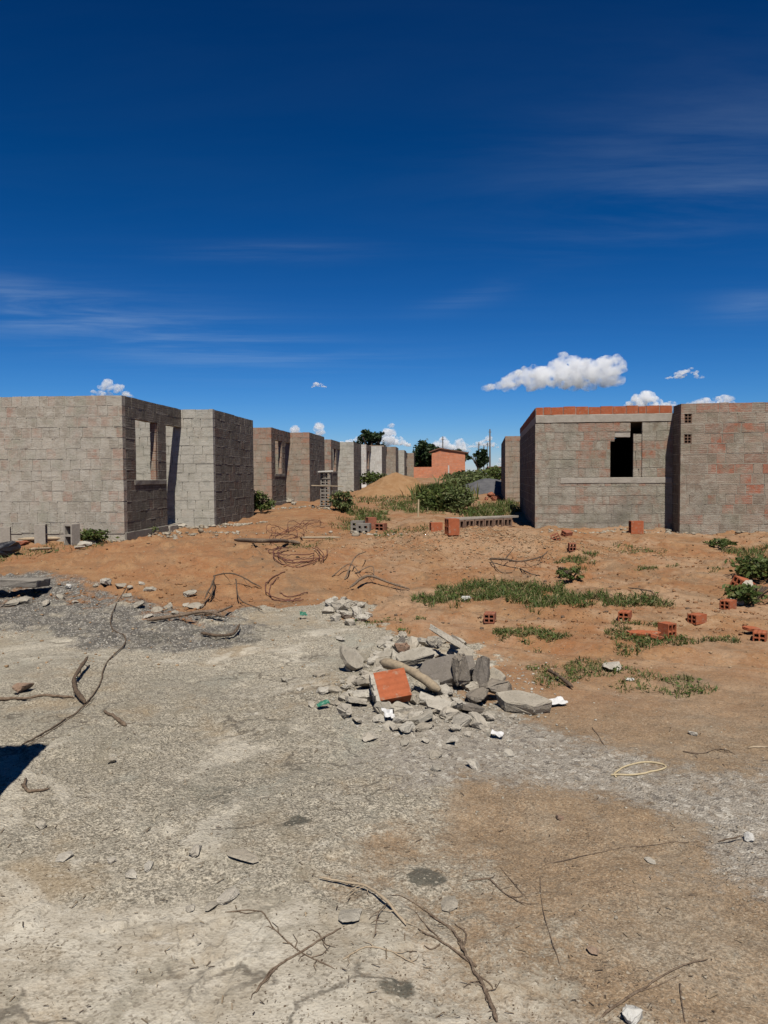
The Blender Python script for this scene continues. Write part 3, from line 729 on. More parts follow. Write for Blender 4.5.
for k, (px, py, l, wd, h) in enumerate([
    (357, 684, .2, .09, .06), (345, 714, .24, .12, .09), (366, 700, .2, .15, .10), (334, 692, .16, .1, .05), (323, 693, .13, .09, .05),
    (415, 718, .18, .15, .07), (428, 716, .13, .09, .05), (441, 706, .16, .12, .08), (402, 712, .16, .16, .07), (421, 730, .16, .08, .05),
    (370, 740, .13, .09, .05), (397, 730, .1, .08, .05), (434, 757, .09, .1, .04), (452, 744, .08, .09, .05), (474, 768, .11, .09, .05),
    (436, 770, .07, .06, .03), (508, 755, .1, .09, .04), (312, 706, .1, .06, .03), (318, 676, .12, .1, .05), (380, 722, .1, .08, .05),
    (388, 728, .11, .08, .04), (352, 700, .12, .1, .06), (444, 695, .17, .12, .1), (428, 700, .12, .1, .07), (432, 690, .2, .12, .09),
    (455, 705, .12, .1, .06), (468, 708, .14, .1, .05), (410, 700, .14, .1, .06), (370, 680, .16, .12, .07), (380, 672, .14, .1, .06),
    (392, 668, .12, .1, .06), (418, 655, .12, .08, .05), (428, 646, .15, .09, .05), (442, 642, .1, .08, .05), (457, 647, .14, .1, .06), (463, 655, .1, .08, .05),
    (491, 716, .12, .08, .03), (478, 720, .14, .1, .03), (358, 722, .09, .07, .04), (335, 705, .1, .08, .04), (347, 690, .1, .08, .05),
    (425, 742, .07, .06, .03), (405, 745, .06, .05, .03), (385, 712, .12, .1, .05), (467, 735, .07, .06, .03), (490, 735, .08, .05, .03), (340, 640, .12, .08, .04), (402, 636, .13, .08, .05), (285, 682, .08, .06, .04), (300, 690, .07, .05, .03)]):
    rock('concrete_chunk', px, py, l, wd, h, PC if k % 3 else CH, LB, 'rubble', GB, lift=0, tilt=(rng.uniform(-.3, .3), rng.uniform(-.3, .3)))
rr = random.Random(5)
PR = poly_px([(330, 690), (350, 650), (400, 640), (455, 640), (490, 680), (520, 720), (470, 740), (400, 745), (345, 725)])
proto = [hull(100 + k, .08, .06, .04) for k in range(10)]
for m_ in proto: m_.materials.append(PC if m_.vertices[0].co.x > 0 else CH); m_.name = 'concrete_chunk'
cnt = 0
while cnt < 120:
    x = rr.uniform(PR[:, 0].min(), PR[:, 0].max()); y = rr.uniform(PR[:, 1].min(), PR[:, 1].max())
    if sdist(np.array([x]), np.array([y]), PR)[0] > -.03: continue
    o = link(bpy.data.objects.new('concrete_chunk', proto[cnt % 10])); s_ = rr.choice((.5, .7, .9, 1.2, 1.6, 2.2))
    o.scale = (s_, s_, s_); o.rotation_euler = (rr.uniform(-.5, .5), rr.uniform(-.5, .5), rr.uniform(0, 6.3)); o.location = (x, y, h1(x, y) + .012 * s_)
    tag(o, LB, 'rubble', GB); cnt += 1
for k, (px, py, l, w_, a_, b_, z_) in enumerate([(405, 658, .22, .13, 20, 10, .08), (428, 655, .26, .12, -14, 24, .10), (465, 668, .2, .12, 30, -20, .10), (470, 712, .22, .15, 12, 5, .03), (372, 690, .22, .13, 24, 14, .05), (356, 705, .18, .13, 14, -10, .03),
        (420, 722, .2, .14, 10, 12, .03), (400, 652, .2, .1, 35, 10, .08), (494, 688, .18, .13, 40, 20, .08), (440, 712, .19, .13, 14, 8, .04), (384, 664, .2, .13, 20, -22, .06), (456, 652, .16, .1, 30, 30, .1)]):
    slab('concrete_slab', px, py, l, w_, .035, (CH, PC, CH, GC)[k % 4], (R(a_), R(b_), R(37 * k)), 'thin broken slab piece mixed into the main rubble heap', 'rubble', 'thin slab pieces in the main rubble heap', seed=60 + k, lift=z_)
# pale heap near the track
LB2 = 'pale broken piece in the small heap beside the orange track'
for k, (px, py, s_) in enumerate([(332, 606, .2), (340, 611, .26), (350, 607, .2), (345, 618, .22), (356, 615, .2), (337, 621, .16), (362, 621, .17), (350, 625, .15),
                                  (328, 613, .15), (360, 608, .14), (343, 602, .15), (335, 601, .12), (368, 617, .12)]):
    rock('concrete_chunk', px, py, s_, s_ * .7, s_ * .55, PC, LB2, 'rubble', 'pale heap beside the track', tilt=(rng.uniform(-.4, .4), rng.uniform(-.4, .4)))
# left broken concrete edge
LB3 = 'broken concrete lump along the crumbling edge by the ash'
for k, (px, py, s_) in enumerate([(107, 584, .32), (120, 588, .22), (96, 587, .16), (142, 585, .15), (150, 591, .25), (157, 612, .24), (148, 618, .18), (168, 608, .2),
                                  (175, 614, .16), (130, 588, .16), (190, 596, .28), (196, 609, .3), (186, 606, .15), (140, 607, .22), (60, 598, .2), (75, 603, .14), (25, 603, .3),
                                  (10, 606, .3), (45, 605, .22), (128, 597, .2)]):
    s_ *= .72; rock('concrete_chunk', px, py, s_, s_ * .75, s_ * .4, PC if k % 3 == 0 else CH, LB3, 'rubble', 'lumps along the concrete edge', tilt=(rng.uniform(-.3, .3), rng.uniform(-.3, .3)))
# big broken slab with the black gap beneath, far left
slab('concrete_slab', 12, 596, 1.0, .5, .09, MAT['dark_concrete'], (R(-4), R(3), R(8)), 'dark slab edge at the far left with a black gap beneath', 'rubble', seed=31, lift=.16)
# single stones
for (px, py, l, wd, h, mt, lab) in [
    (634, 1021, .075, .065, .05, 'white_stone', 'smooth white stone at the bottom edge of the photo'),
    (749, 841, .055, .05, .045, 'white_stone', 'round whitish pebble on gravel beside a short stick'),
    (195, 854, .09, .05, .045, 'pale_chunk', 'grey stone on rough concrete left of the dark stain'),
    (560, 819, .05, .035, .025, 'rock', 'small brown stone on the bare earth right of centre'),
    (24, 692, .16, .12, .09, 'rock', 'reddish brown rock at the left edge behind a stick'),
    (41, 827, .06, .05, .035, 'pale_chunk', 'small pale stone alone at the left on rough concrete'),
    (148, 868, .12, .035, .02, 'pale_chunk', 'long thin stone chip pointing up right on the concrete'),
    (131, 878, .07, .045, .03, 'pale_chunk', 'knobbly chip just below the long thin stone chip'),
    (112, 862, .05, .04, .02, 'pale_chunk', 'small chip left of the long thin stone chip'),
    (243, 858, .17, .10, .02, 'chunk', 'wide flat flake of concrete below the greenish stain'),
    (228, 899, .11, .06, .03, 'pale_chunk', 'pale crumbly lump in the lower left concrete'),
    (212, 909, .07, .05, .025, 'chunk', 'small lump left of the pale crumbly one'),
    (65, 858, .09, .07, .02, 'pale_chunk', 'pale flat chip near the left edge below a twig'),
    (593, 952, .045, .04, .02, 'rock', 'small brownish pebble half buried in brown earth'),
    (650, 862, .06, .04, .015, 'pale_chunk', 'flat pale chip on brown earth below the gravel'),
    (190, 910, .05, .04, .02, 'pale_chunk', 'tiny chip far left of the crumbly lump'),
    (112, 762, .05, .045, .03, 'chunk', 'lone dark holed stone on the rough concrete near the black shadow'),
    (350, 917, .10, .09, .018, 'chunk', 'flat flake inside the loop of the pale curved stick'),
    (449, 905, .11, .07, .018, 'chunk', 'flat flake beside the big dry branch'),
    (693, 735, .08, .05, .03, 'pale_chunk', 'pale flake on orange soil above the straw loop'),
    (69, 588, .09, .08, .07, 'white_stone', 'bright white stone on the orange soil by the ash'),
    (466, 600, .13, .1, .06, 'white_stone', 'white stone lying in the long grass strip'),
    (630, 680, .07, .05, .02, 'white_stone', 'white scrap of stone on the track by the small bricks'),
    (612, 668, .25, .16, .05, 'pale_chunk', 'pale crumbled mortar patch behind the lower grass'),
]:
    rock('stone', px, py, l, wd, h, MAT[mt], lab, 'stone')

# red hollow bricks
def brick_obj(px, py, rot, label, L=.21, W=.14, Ht=.12, mat='clay', lift=0, name='hollow_brick', grp='loose red hollow bricks', nx=2, nz=2):
    mb = MB(); hollow_brick(mb, L, W, Ht, nx, nz, .015)
    o = mb.build(name, MAT[mat]); P = G(px, py); o.location = P + Vector((0, 0, lift - .015)); k_ = .78 if (py > 545 and name == 'hollow_brick' and lift == 0) else 1; o.scale = (k_, k_, k_); o.rotation_euler = rot
    return tag(o, label, 'brick', grp)
b = brick_obj(391, 703, (R(47), R(-6), R(14)), 'orange brick with a mortar caked end tipped up on the rubble heap', .21, .20, .09, lift=.10, nx=3, nz=1)
mb = MB()
for k in range(5):
    for q in range(3): mb.box(-.13 + rng.uniform(-.006, .004), -.106, -.1 + k * .04, -.1 + (k + 1) * .0395, .004 + q * .028, .004 + (q + 1) * .0275, jit=.0035)
mb.build('mortar_crust', MAT['pale_chunk'], b)
brick_obj(490, 621, (0, 0, R(75)), 'lone dark red brick on the track before the long grass', mat='dull_clay')
brick_obj(625, 619, (0, 0, R(62)), 'brick with four holes at the right end of the long grass', Ht=.12)
brick_obj(667, 637, (0, 0, R(118)), 'brick standing in the grass beside the broken flat pieces', Ht=.19, L=.16)
brick_obj(697, 622, (0, 0, R(28)), 'brick with a plain orange side facing the viewer, right of the grass', Ht=.12, L=.2)
brick_obj(572, 551, (0, 0, R(85)), 'dark brick with holes in front of the orange topped house', Ht=.16, mat='dull_clay')
brick_obj(636, 533, (0, 0, R(5)), 'orange brick against the house wall below its dark window', Ht=.26, L=.26)
brick_obj(728, 608, (0, 0, R(40)), 'front brick of the pile beside the right hand bush', Ht=.12)
brick_obj(739, 596, (R(20), R(15), R(20)), 'tilted brick at the back of the pile by the right hand bush', Ht=.15, lift=.08)
brick_obj(760, 640, (0, 0, R(60)), 'brick cut off by the right edge of the photo', Ht=.12)
brick_obj(436, 531, (0, 0, R(8)), 'orange brick lying left of the end of the low hollow wall', L=.24, W=.19, Ht=.19, grp='orange bricks by the low wall')
brick_obj(452, 534, (0, 0, R(15)), 'orange brick standing at the end of the low hollow wall', L=.19, W=.2, Ht=.27, grp='orange bricks by the low wall')
brick_obj(371, 529, (0, 0, R(20)), 'pinkish brick next to the grey hollow blocks in the grass', L=.19, W=.2, Ht=.26, mat='dull_clay', grp='bricks in the left grass')
brick_obj(381, 530, (0, 0, R(70)), 'smaller pinkish brick lying on the grass edge', L=.24, W=.2, Ht=.16, mat='dull_clay', grp='bricks in the left grass')
brick_obj(566, 536, (R(20), 0, R(30)), 'broken brick piece at the corner of the orange topped house', L=.18, Ht=.12, mat='dull_clay', grp='broken bricks at the house corner')
brick_obj(557, 540, (R(-25), 0, R(80)), 'cracked brick bit left of the broken corner piece', L=.16, Ht=.12, mat='dull_clay', grp='broken bricks at the house corner')
slab('brick_shard', 645, 637, .32, .12, .03, MAT['clay'], (R(8), 0, R(-20)), 'long flat orange shard lying in the grass', 'brick', seed=41, lift=.03)
slab('brick_shard', 634, 637, .18, .10, .03, MAT['clay'], (R(12), R(6), R(30)), 'short flat orange shard left of the long one', 'brick', seed=42, lift=.03)
slab('brick_shard', 656, 640, .16, .10, .03, MAT['clay'], (R(-10), R(6), R(-50)), 'small orange shard under the standing brick', 'brick', seed=43, lift=.03)
slab('brick_shard', 751, 634, .22, .12, .03, MAT['clay'], (R(8), R(9), R(15)), 'flat orange shard near the right edge of the photo', 'brick', seed=44, lift=.05)
slab('concrete_slab', 745, 600, .34, .14, .06, PC, (R(20), R(-28), R(35)), 'pale slab leaning on the bricks by the right hand bush', 'rubble', seed=45, lift=.12)
slab('concrete_slab', 735, 604, .3, .2, .05, CH, (R(8), R(8), R(60)), 'grey slab under the pile of bricks by the right hand bush', 'rubble', seed=46, lift=.03)
for k, (px, py, s_) in enumerate([(492, 497, .5), (499, 500, .45), (486, 500, .3), (494, 501, .4)]):
    rock('broken_brick', px, py, s_, s_ * .7, s_ * .6, MAT['dull_clay'], 'reddish broken brick lump at the foot of the far right house', 'brick', 'broken bricks by the far right house')

# grey concrete blocks by the left wall
def block_obj(px, py, rz, label, hgt=.39, w=.19, L=.19, holes_front=False, D=None):
    mb = MB()
    hollow_brick(mb, .19, .19, hgt, 1, 2, .032)
    o = mb.build('concrete_block', MAT['block']); P = G(px, py)
    if D: x_ = (px - 384) / FPX * D; P = Vector((x_, D, h1(x_, D)))
    o.location = P + Vector((0, 0, -.03)); o.rotation_euler = (0, 0, rz)
    return tag(o, label, 'block', 'grey hollow blocks on end by the left wall')
block_obj(4, 537, R(20), 'upright grey block cut by the left edge of the photo', hgt=.37, D=14.25)
block_obj(40, 539, R(12), 'upright grey block second from the left along the pale wall', hgt=.37, D=14.2)
block_obj(71, 546, R(68), 'upright hollow block with two openings facing the viewer', hgt=.40, D=13.5)
for px, py, lab in ((358, 531, 'left one of two grey hollow blocks in the grass'), (364, 532, 'right one of two grey hollow blocks in the grass')):
    mb = MB(); hollow_brick(mb, .22, .27, .24, 2, 2, .045); o = mb.build('concrete_block', MAT['dark_concrete']); o.location = G(px, py) - Vector((0, 0, .03)); o.rotation_euler = (0, 0, R(80))
    if px > 360: o.location.z -= .06
    tag(o, lab, 'block', 'grey hollow blocks in the grass')

# brick stand with boards
P = G(326, 506)
e = tag(empty('brick_stand', P), 'dark brick stand with two pale boards in front of the third house', 'stand')
mb = MB()
for r_ in range(5): hollow_brick(mb, .3, .3, .19, 2, 2, .03, o=(rng.uniform(-.03, .03) + (.1 if r_ > 2 else 0), 0, r_ * .195 + (.03 if r_ > 2 else 0)))
mb.build('stacked_bricks', MAT['dark_concrete'], e, rot=(0, 0, R(85)))
mb = MB(); mb.box(-.45, .5, -.15, .15, .588, .612, jit=.004); mb.build('lower_board', MAT['wood'], e, rot=(0, R(2), R(5)))
mb = MB(); mb.box(-.2, .25, -.16, .16, 1.012, 1.05, jit=.004); mb.build('upper_board', MAT['white_stone'], e, rot=(0, R(-3), R(12)))

# low hollow foundation wall
def at(px, D): return (px - 384) / FPX * D
A, B_ = Vector((at(455, 16.6), 16.6, 0)), Vector((at(517, 17.4), 17.4, 0)); A.z = max(h1(A.x, A.y), h1(B_.x, B_.y)) + .02; B_.z = A.z
d = (B_ - A); Lw = d.length; e = tag(empty('low_wall', A, math.atan2(d.y, d.x)), 'low unfinished wall of hollow blocks topped by a grey concrete strip', 'wall')
mb = MB(); n = int(Lw / .26)
for k in range(n): hollow_brick(mb, .2, .24, .2, 2, 1, .03, o=(0, -(k + .5) * .26, 0), val=(rng.random(), 0, 0))
mb.build('hollow_blocks', MAT['old_clay'], e, loc=(0, .1, -.02), rot=(0, 0, R(90)))
mb = MB(); mb.box(-.1, Lw + .05, 0, .22, .185, .235, jit=.006); mb.build('top_strip', MAT['concrete'], e)

# ------------------------------------------------------------------ sticks, wires, litter
def gpath(pts, rad=.005, lift=None):
    out = []
    for p in pts:
        v = G(p[0], p[1]); v.z += (p[2] if len(p) > 2 else 0) + rad * .7; out.append(v)
    q = smooth_path(out, 6); hz = H(np.array([v.x for v in q]), np.array([v.y for v in q]))
    for v, z_ in zip(q, hz): v.z = max(v.z, float(z_) + rad * .8)
    return q
def stick(name, pts, r0, r1, mat, label, cat, group=None, branches=()):
    p = gpath(pts, r0); mb = MB(); n = len(p)
    for q in p[1:-1]: q += Vector((rng.gauss(0, min(r0 * .3, .003)), rng.gauss(0, min(r0 * .3, .003)), 0))
    mb.tube(p, [(r0 + (r1 - r0) * i / (n - 1)) * rng.uniform(.8, 1.15) * (.45 if i in (0, n - 1) else 1) for i in range(n)], 7)
    if mat in (MAT['twig'], MAT['dark_wood'], MAT['pale_twig']) and name != 'vine' and name != 'wire' and n > 8:
        for _ in range(int(n * .28)):
            c_ = p[rng.randrange(2, n - 1)]; far_ = max(1, c_.y / 5); a_ = rng.uniform(0, 6.28); l_ = rng.uniform(.02, .09) * far_; q_ = []
            for f in (0, .5, 1): x_ = c_.x + math.cos(a_ + f * .6) * l_ * f; y_ = c_.y + math.sin(a_ + f * .6) * l_ * f; q_.append(Vector((x_, y_, max(c_.z * (1 - f) + f * (h1(x_, y_) + .004), h1(x_, y_) + .002))))
            mb.tube(q_, [.0022 * far_, .0016 * far_, .0008 * far_], 4)
    for bp, ra, rb_ in branches:
        q = gpath(bp, ra); mb.tube(q, [ra + (rb_ - ra) * i / (len(q) - 1) for i in range(len(q))], 5)
    return tag(mb.build(name, mat, smooth=True), label, cat, group)
TWG, PTW, DKW, WD = MAT['twig'], MAT['pale_twig'], MAT['dark_wood'], MAT['wood']
stick('dry_branch', [(497, 1023), (488, 1000), (476, 975), (463, 950), (452, 932), (428, 916)], .0068, .003, TWG, 'thick dark dry branch forking upward at the bottom centre', 'branch',
      branches=[([(476, 968), (452, 950), (428, 936), (418, 930)], .005, .002), ([(463, 950), (466, 935), (455, 925)], .004, .002), ([(440, 945), (432, 950), (424, 946)], .003, .0015),
                ([(452, 932), (438, 920), (420, 908), (402, 897), (388, 896)], .003, .0012), ([(476, 975), (490, 985), (493, 990)], .003, .0012), ([(440, 940), (425, 925), (415, 912)], .0025, .001)])
stick('curved_stick', [(318, 880, .01), (345, 887, .015), (365, 892, .02), (385, 906, .02), (406, 927, .005)], .004, .0055, PTW, 'pale curved stick arching over concrete left of the thick branch', 'stick')
stick('twig', [(341, 929), (318, 942), (300, 954), (281, 965), (266, 980), (256, 993)], .003, .0045, TWG, 'dark twig slanting down left across the pale concrete', 'twig',
      branches=[([(281, 965), (270, 972), (262, 985)], .003, .0015)])
stick('twig', [(225, 913), (258, 912), (275, 930), (300, 952), (335, 970)], .0022, .002, TWG, 'thin twig crossing over the dark slanting twig', 'twig')
stick('twig', [(343, 960), (366, 948), (390, 952), (415, 965)], .003, .0018, PTW, 'faint pale twig in the centre of the pale concrete', 'twig')
stick('twig', [(375, 938, .01), (378, 920, .02), (388, 905, .005)], .0022, .0015, TWG, 'short upright twig near the curved pale stick', 'twig')
stick('twig', [(467, 882), (488, 880), (503, 893), (525, 906)], .0035, .002, TWG, 'dark crooked twig at the edge of the brown earth', 'twig', branches=[([(500, 890), (512, 887)], .002, .001)])
stick('vine', [(540, 878), (542, 905), (550, 935), (561, 968)], .002, .0015, TWG, 'thin dark vine running down the brown earth', 'twig')
stick('vine', [(545, 865), (600, 853), (660, 845), (700, 842)], .0022, .0015, TWG, 'thin vine running sideways along the gravel edge', 'twig')
stick('vine', [(600, 1020), (640, 992), (678, 968), (708, 960)], .004, .002, TWG, 'brown root line rising right at the lower right corner', 'twig', branches=[([(680, 985), (682, 1005), (685, 1023)], .003, .002), ([(640, 992), (660, 985), (680, 975)], .0025, .001)])
stick('vine', [(500, 868), (528, 900)], .0018, .001, TWG, 'short hairline twig left of the running vine', 'twig')
stick('stick', [(718, 845, .01), (742, 841, .02)], .0035, .003, DKW, 'short dark stick pointing at the whitish pebble', 'stick')
stick('stick', [(748, 749), (768, 748)], .006, .006, PTW, 'pale stick cut off by the right edge on orange soil', 'stick')
stick('stick', [(683, 752), (700, 754), (722, 750), (735, 755)], .004, .002, TWG, 'dark twig on orange soil above the gravel band', 'stick')
stick('bent_branch', [(88, 667, .07), (79, 678, .05), (74, 688, .04), (77, 697, .03), (85, 706, .01)], .013, .017, DKW, 'thick dark bent branch at the left', 'branch')
stick('stick', [(-20, 700), (20, 700), (50, 697), (74, 699)], .012, .008, TWG, 'straight brown stick lying across the left edge', 'stick')
stick('stick', [(104, 712), (114, 718), (126, 727)], .009, .014, TWG, 'short stubby brown stick right of the bent branch', 'stick')
stick('wire', [(128, 585), (112, 615), (113, 630), (126, 642), (106, 664), (100, 685), (80, 710), (50, 730), (22, 746)], .006, .005, DKW, 'long thin dark root snaking past the bent branch', 'root')
stick('twig', [(95, 698), (60, 726), (40, 738), (28, 745)], .003, .002, TWG, 'faint twig running beside the long dark root', 'twig')
stick('stick', [(22, 786), (30, 793), (50, 790)], .010, .006, TWG, 'curled stick at the lower corner of the black shadow', 'stick', branches=[([(24, 788), (26, 780)], .008, .006)])
stick('branch', [(201, 637, .02), (218, 640, .03), (233, 638, .03), (240, 631, .05)], .016, .012, DKW, 'short dark branch with an upturned end on grey concrete', 'branch')
stick('branch', [(147, 624, .02), (180, 622, .05), (205, 619, .06), (225, 622, .03)], .022, .014, TWG, 'long weathered branch lying on the broken concrete edge', 'branch', branches=[([(195, 621, .05), (215, 618, .04), (232, 612, .05)], .016, .012)])
stick('branch', [(205, 604, .05), (214, 592, .14), (216, 588, .15), (235, 586, .14), (262, 590, .02)], .011, .008, DKW, 'arched dark branch standing over the orange soil', 'branch',
      branches=[([(214, 592, .14), (212, 600, .07), (200, 610, .02)], .009, .007), ([(236, 592, .15), (240, 604, .05), (262, 612, .02)], .008, .006)])
stick('branch', [(350, 590, .02), (368, 585, .1), (390, 588, .05), (410, 592, .02)], .02, .012, TWG, 'dry branch with twigs in the middle of the orange soil', 'branch',
      branches=[([(345, 580), (355, 570, .15), (366, 566, .2)], .01, .006), ([(332, 577), (350, 572, .1), (362, 578)], .008, .005), ([(355, 575), (372, 574, .1), (374, 580)], .008, .005)])
stick('branch', [(490, 563, .05), (505, 567, .1), (520, 569, .1), (540, 566, .12), (548, 562, .15)], .016, .008, DKW, 'dark crooked branch lying on the gravel mound', 'branch',
      branches=[([(505, 567, .1), (515, 560, .2)], .01, .005), ([(520, 569), (530, 574), (540, 577)], .01, .006), ([(490, 563, .05), (500, 572), (512, 573)], .008, .005)])
stick('stick', [(548, 675, .03), (558, 681, .03), (573, 690, .01)], .014, .014, DKW, 'dark square stick at the right end of the small grass tuft', 'stick')
stick('stick', [(535, 700), (560, 704)], .004, .003, PTW, 'thin pale straw beside the thick flat slab', 'stick')
stick('stick', [(592, 728, .0), (606, 748)], .003, .002, TWG, 'tiny twig under the rubble heap', 'stick')
stick('log', [(381, 679, .10), (410, 690, .11), (440, 703, .06)], .036, .03, WD, 'pale weathered log lying diagonally across the rubble heap', 'log')
P = G(418, 517); mb = MB(); mb.tube([P - Vector((0, 0, .1)), P + Vector((.01, 0, .22)), P + Vector((.02, .01, .44))], [.022, .022, .018], 6); tag(mb.build('stake', MAT['strap']), 'short yellowish stake standing in front of the weeds', 'stake')
stick('stick', [(628, 590, .02), (650, 596, .05), (655, 598, .02)], .008, .006, DKW, 'thin dark stick on orange soil behind the long grass', 'stick')
stick('dry_log', [(235, 545, .05), (262, 548, .07), (285, 546, .06), (300, 546, .02)], .04, .03, TWG, 'grey dry log lying left of the rusty wire coils', 'log')
stick('plank', [(300, 541, .03), (340, 541, .03)], .025, .025, PTW, 'pale straight plank lying on the soil by the wire coils', 'plank')
stick('plank', [(18, 542, .03), (64, 541, .03)], .03, .03, PTW, 'pale plank on the ground between the upright grey blocks', 'plank')
stick('plank', [(30, 552, .02), (52, 551, .02)], .025, .025, PTW, 'short pale plank in the grass by the black bag', 'plank')
# straw loop
q = gpath([(611, 776), (640, 775), (666, 768), (648, 763), (630, 766), (615, 774), (616, 778)], .006); mb = MB(); mb.tube(q, .0055, 5); 
for z_ in q: pass
tag(mb.build('loop_of_strap', MAT['strap'], smooth=True), 'pale straw coloured loop of strap on the orange soil', 'strap')

# rusty wire coils
def coil(px, py, rx, ry, turns, label, seed, a0=0, a1=6.28, rad=.008, rise=.1):
    rad *= .75; rise *= .45
    r = random.Random(seed); mb = MB(); c = G(px, py)
    for k in range(turns):
        s0, s1 = a0 + r.uniform(-.8, .8), a1 + r.uniform(-1.2, .8); n = 40; q = []
        ox, oy, fx, fy = r.uniform(-.12, .12), r.uniform(-.3, .3), r.uniform(.6, 1.2), r.uniform(.5, 1.2); ph = r.uniform(0, 6)
        for i in range(n):
            a = s0 + (s1 - s0) * i / (n - 1); x = c.x + ox + math.cos(a) * rx * fx; y = c.y + oy + math.sin(a) * ry * fy
            q.append((x, y, h1(x, y) + rad + rise * (.5 + .5 * math.sin(a * 1.5 + ph)) * r.uniform(.9, 1.1)))
        mb.tube(q, rad, 5)
    return tag(mb.build('rusty_wire_coil', MAT['rust'], smooth=True), label, 'wire', 'rusty wire coils on the orange soil')
coil(293, 556, .34, .55, 5, 'dense rusty wire coil, the widest in the orange soil', 3, 2.6, 6.6, .009, .12)
coil(296, 582, .42, .75, 2, 'open rusty wire arc nearest the concrete', 4, 2.9, 6.1, .009, .06)
coil(300, 592, .35, .5, 2, 'low rusty wire arc beside the pale rubble', 9, 4.0, 6.2, .008, .03)
coil(282, 541, .3, .7, 3, 'rusty wire loop at the left end of the dry log', 5, 0, 6.28, .008, .25)
coil(281, 533, .26, .6, 2, 'small round rusty wire loop behind the dense coil', 6, 0, 6.28, .008, .3)
coil(296, 530, .24, .5, 2, 'small rusty wire loop in the middle of the far three', 7, 0, 6.28, .008, .3)
coil(316, 526, .3, .5, 2, 'small rusty wire loop nearest the brick stand', 8, 0, 6.28, .008, .25)

# scraps
def scrap(px, py, l, w_, mat, rot, name, label, cat, lift=.02):
    mb = MB(); n = 5
    grid = [[(-l / 2 + l * i / n + rng.uniform(-.1, .1) * l / n, -w_ / 2 + w_ * j / n, rng.uniform(0, .016)) for i in range(n + 1)] for j in range(n + 1)]
    vs = [v for r_ in grid for v in r_] + [(v[0], v[1], v[2] - .0015) for r_ in grid for v in r_]; m = (n + 1) ** 2
    fs = [(j * (n + 1) + i, j * (n + 1) + i + 1, (j + 1) * (n + 1) + i + 1, (j + 1) * (n + 1) + i) for i in range(n) for j in range(n)]
    mb.add(vs, fs + [tuple(k + m for k in f[::-1]) for f in fs])
    o = mb.build(name, mat, loc=G(px, py) + Vector((0, 0, lift)), rot=rot); return tag(o, label, cat)
scrap(556, 705, .13, .09, MAT['paper'], (R(8), 0, R(20)), 'paper_scrap', 'white paper scrap right of the thick flat slab', 'paper')
scrap(497, 738, .07, .05, MAT['paper'], (R(12), R(8), R(-20)), 'paper_scrap', 'small white scrap below the rubble heap', 'paper')
scrap(388, 722, .09, .07, MAT['paper'], (R(35), R(18), R(40)), 'paper_scrap', 'crumpled white scrap in front of the orange brick', 'paper', .05)
scrap(323, 709, .085, .04, MAT['green'], (R(20), R(-14), R(30)), 'plastic_scrap', 'green plastic scrap at the left of the rubble heap', 'plastic', .03)
scrap(303, 619, .08, .06, MAT['green'], (R(30), R(12), R(30)), 'plastic_scrap', 'dark green plastic scrap on pale concrete by the track', 'plastic', .05)
o = rock('plastic_bag', 4, 556, .75, .5, .32, MAT['bag'], 'crumpled black plastic bag at the left edge by the grass', 'bag', seed=77, lift=.03)
rock('stone', 22, 545, .35, .2, .1, MAT['dull_clay'], 'flat reddish piece of brick behind the black bag', 'brick', seed=78)
for k, (px, py, s_) in enumerate([(170, 527, .35), (176, 524, .3), (182, 527, .22), (165, 529, .2), (188, 525, .2)]):
    rock('broken_block', px, py, s_, s_ * .7, s_ * .5, PC, 'pale broken block on the ground below the nearest doorway', 'rubble', 'broken blocks below the nearest doorway')
for k, (px, py, s_) in enumerate([(278, 504, .5), (284, 502, .45), (290, 503, .4), (294, 505, .35)]):
    rock('broken_block', px, py, s_, s_ * .6, s_ * .6, CH, 'grey broken block at the foot of the second house', 'rubble', 'broken blocks at the second house')
for k, (px, py, s_) in enumerate([(84, 546, .3), (92, 543, .25), (80, 549, .2)]):
    rock('broken_block', px, py, s_, s_ * .6, s_ * .35, PC, 'pale fragment beside the upright hollow block', 'rubble', 'pale fragments by the upright hollow block')

# loose gravel and dry litter (uncountable)
PHI = (1 + 5 ** .5) / 2
ICO_V = np.array([(-1, PHI, 0), (1, PHI, 0), (-1, -PHI, 0), (1, -PHI, 0), (0, -1, PHI), (0, 1, PHI), (0, -1, -PHI), (0, 1, -PHI), (PHI, 0, -1), (PHI, 0, 1), (-PHI, 0, -1), (-PHI, 0, 1)]) / 1.9
ICO_F = np.array([(0, 11, 5), (0, 5, 1), (0, 1, 7), (0, 7, 10), (0, 10, 11), (1, 5, 9), (5, 11, 4), (11, 10, 2), (10, 7, 6), (7, 1, 8), (3, 9, 4), (3, 4, 2), (3, 2, 6), (3, 6, 8), (3, 8, 9), (4, 9, 5), (2, 4, 11), (6, 2, 10), (8, 6, 7), (9, 8, 1)])
def fast_mesh(name, V, F, mat, tint=None):
    me = bpy.data.meshes.new(name); k = F.shape[1]
    me.vertices.add(len(V)); me.vertices.foreach_set('co', V.astype(np.float32).ravel())
    me.loops.add(F.size); me.loops.foreach_set('vertex_index', F.astype(np.int32).ravel())
    me.polygons.add(len(F)); me.polygons.foreach_set('loop_start', (np.arange(len(F)) * k).astype(np.int32))
    me.update(calc_edges=True)
    if tint is not None:
        at = me.attributes.new('tint', 'FLOAT_COLOR', 'FACE'); at.data.foreach_set('color', tint.astype(np.float32).ravel())
    me.materials.append(mat); return link(bpy.data.objects.new(name, me))
def sample_view(n, dmin, dmax, half=.60):
    y = np.exp(nrg.uniform(math.log(dmin), math.log(dmax), n)); x = nrg.uniform(-half, half, n) * y
    return x, y
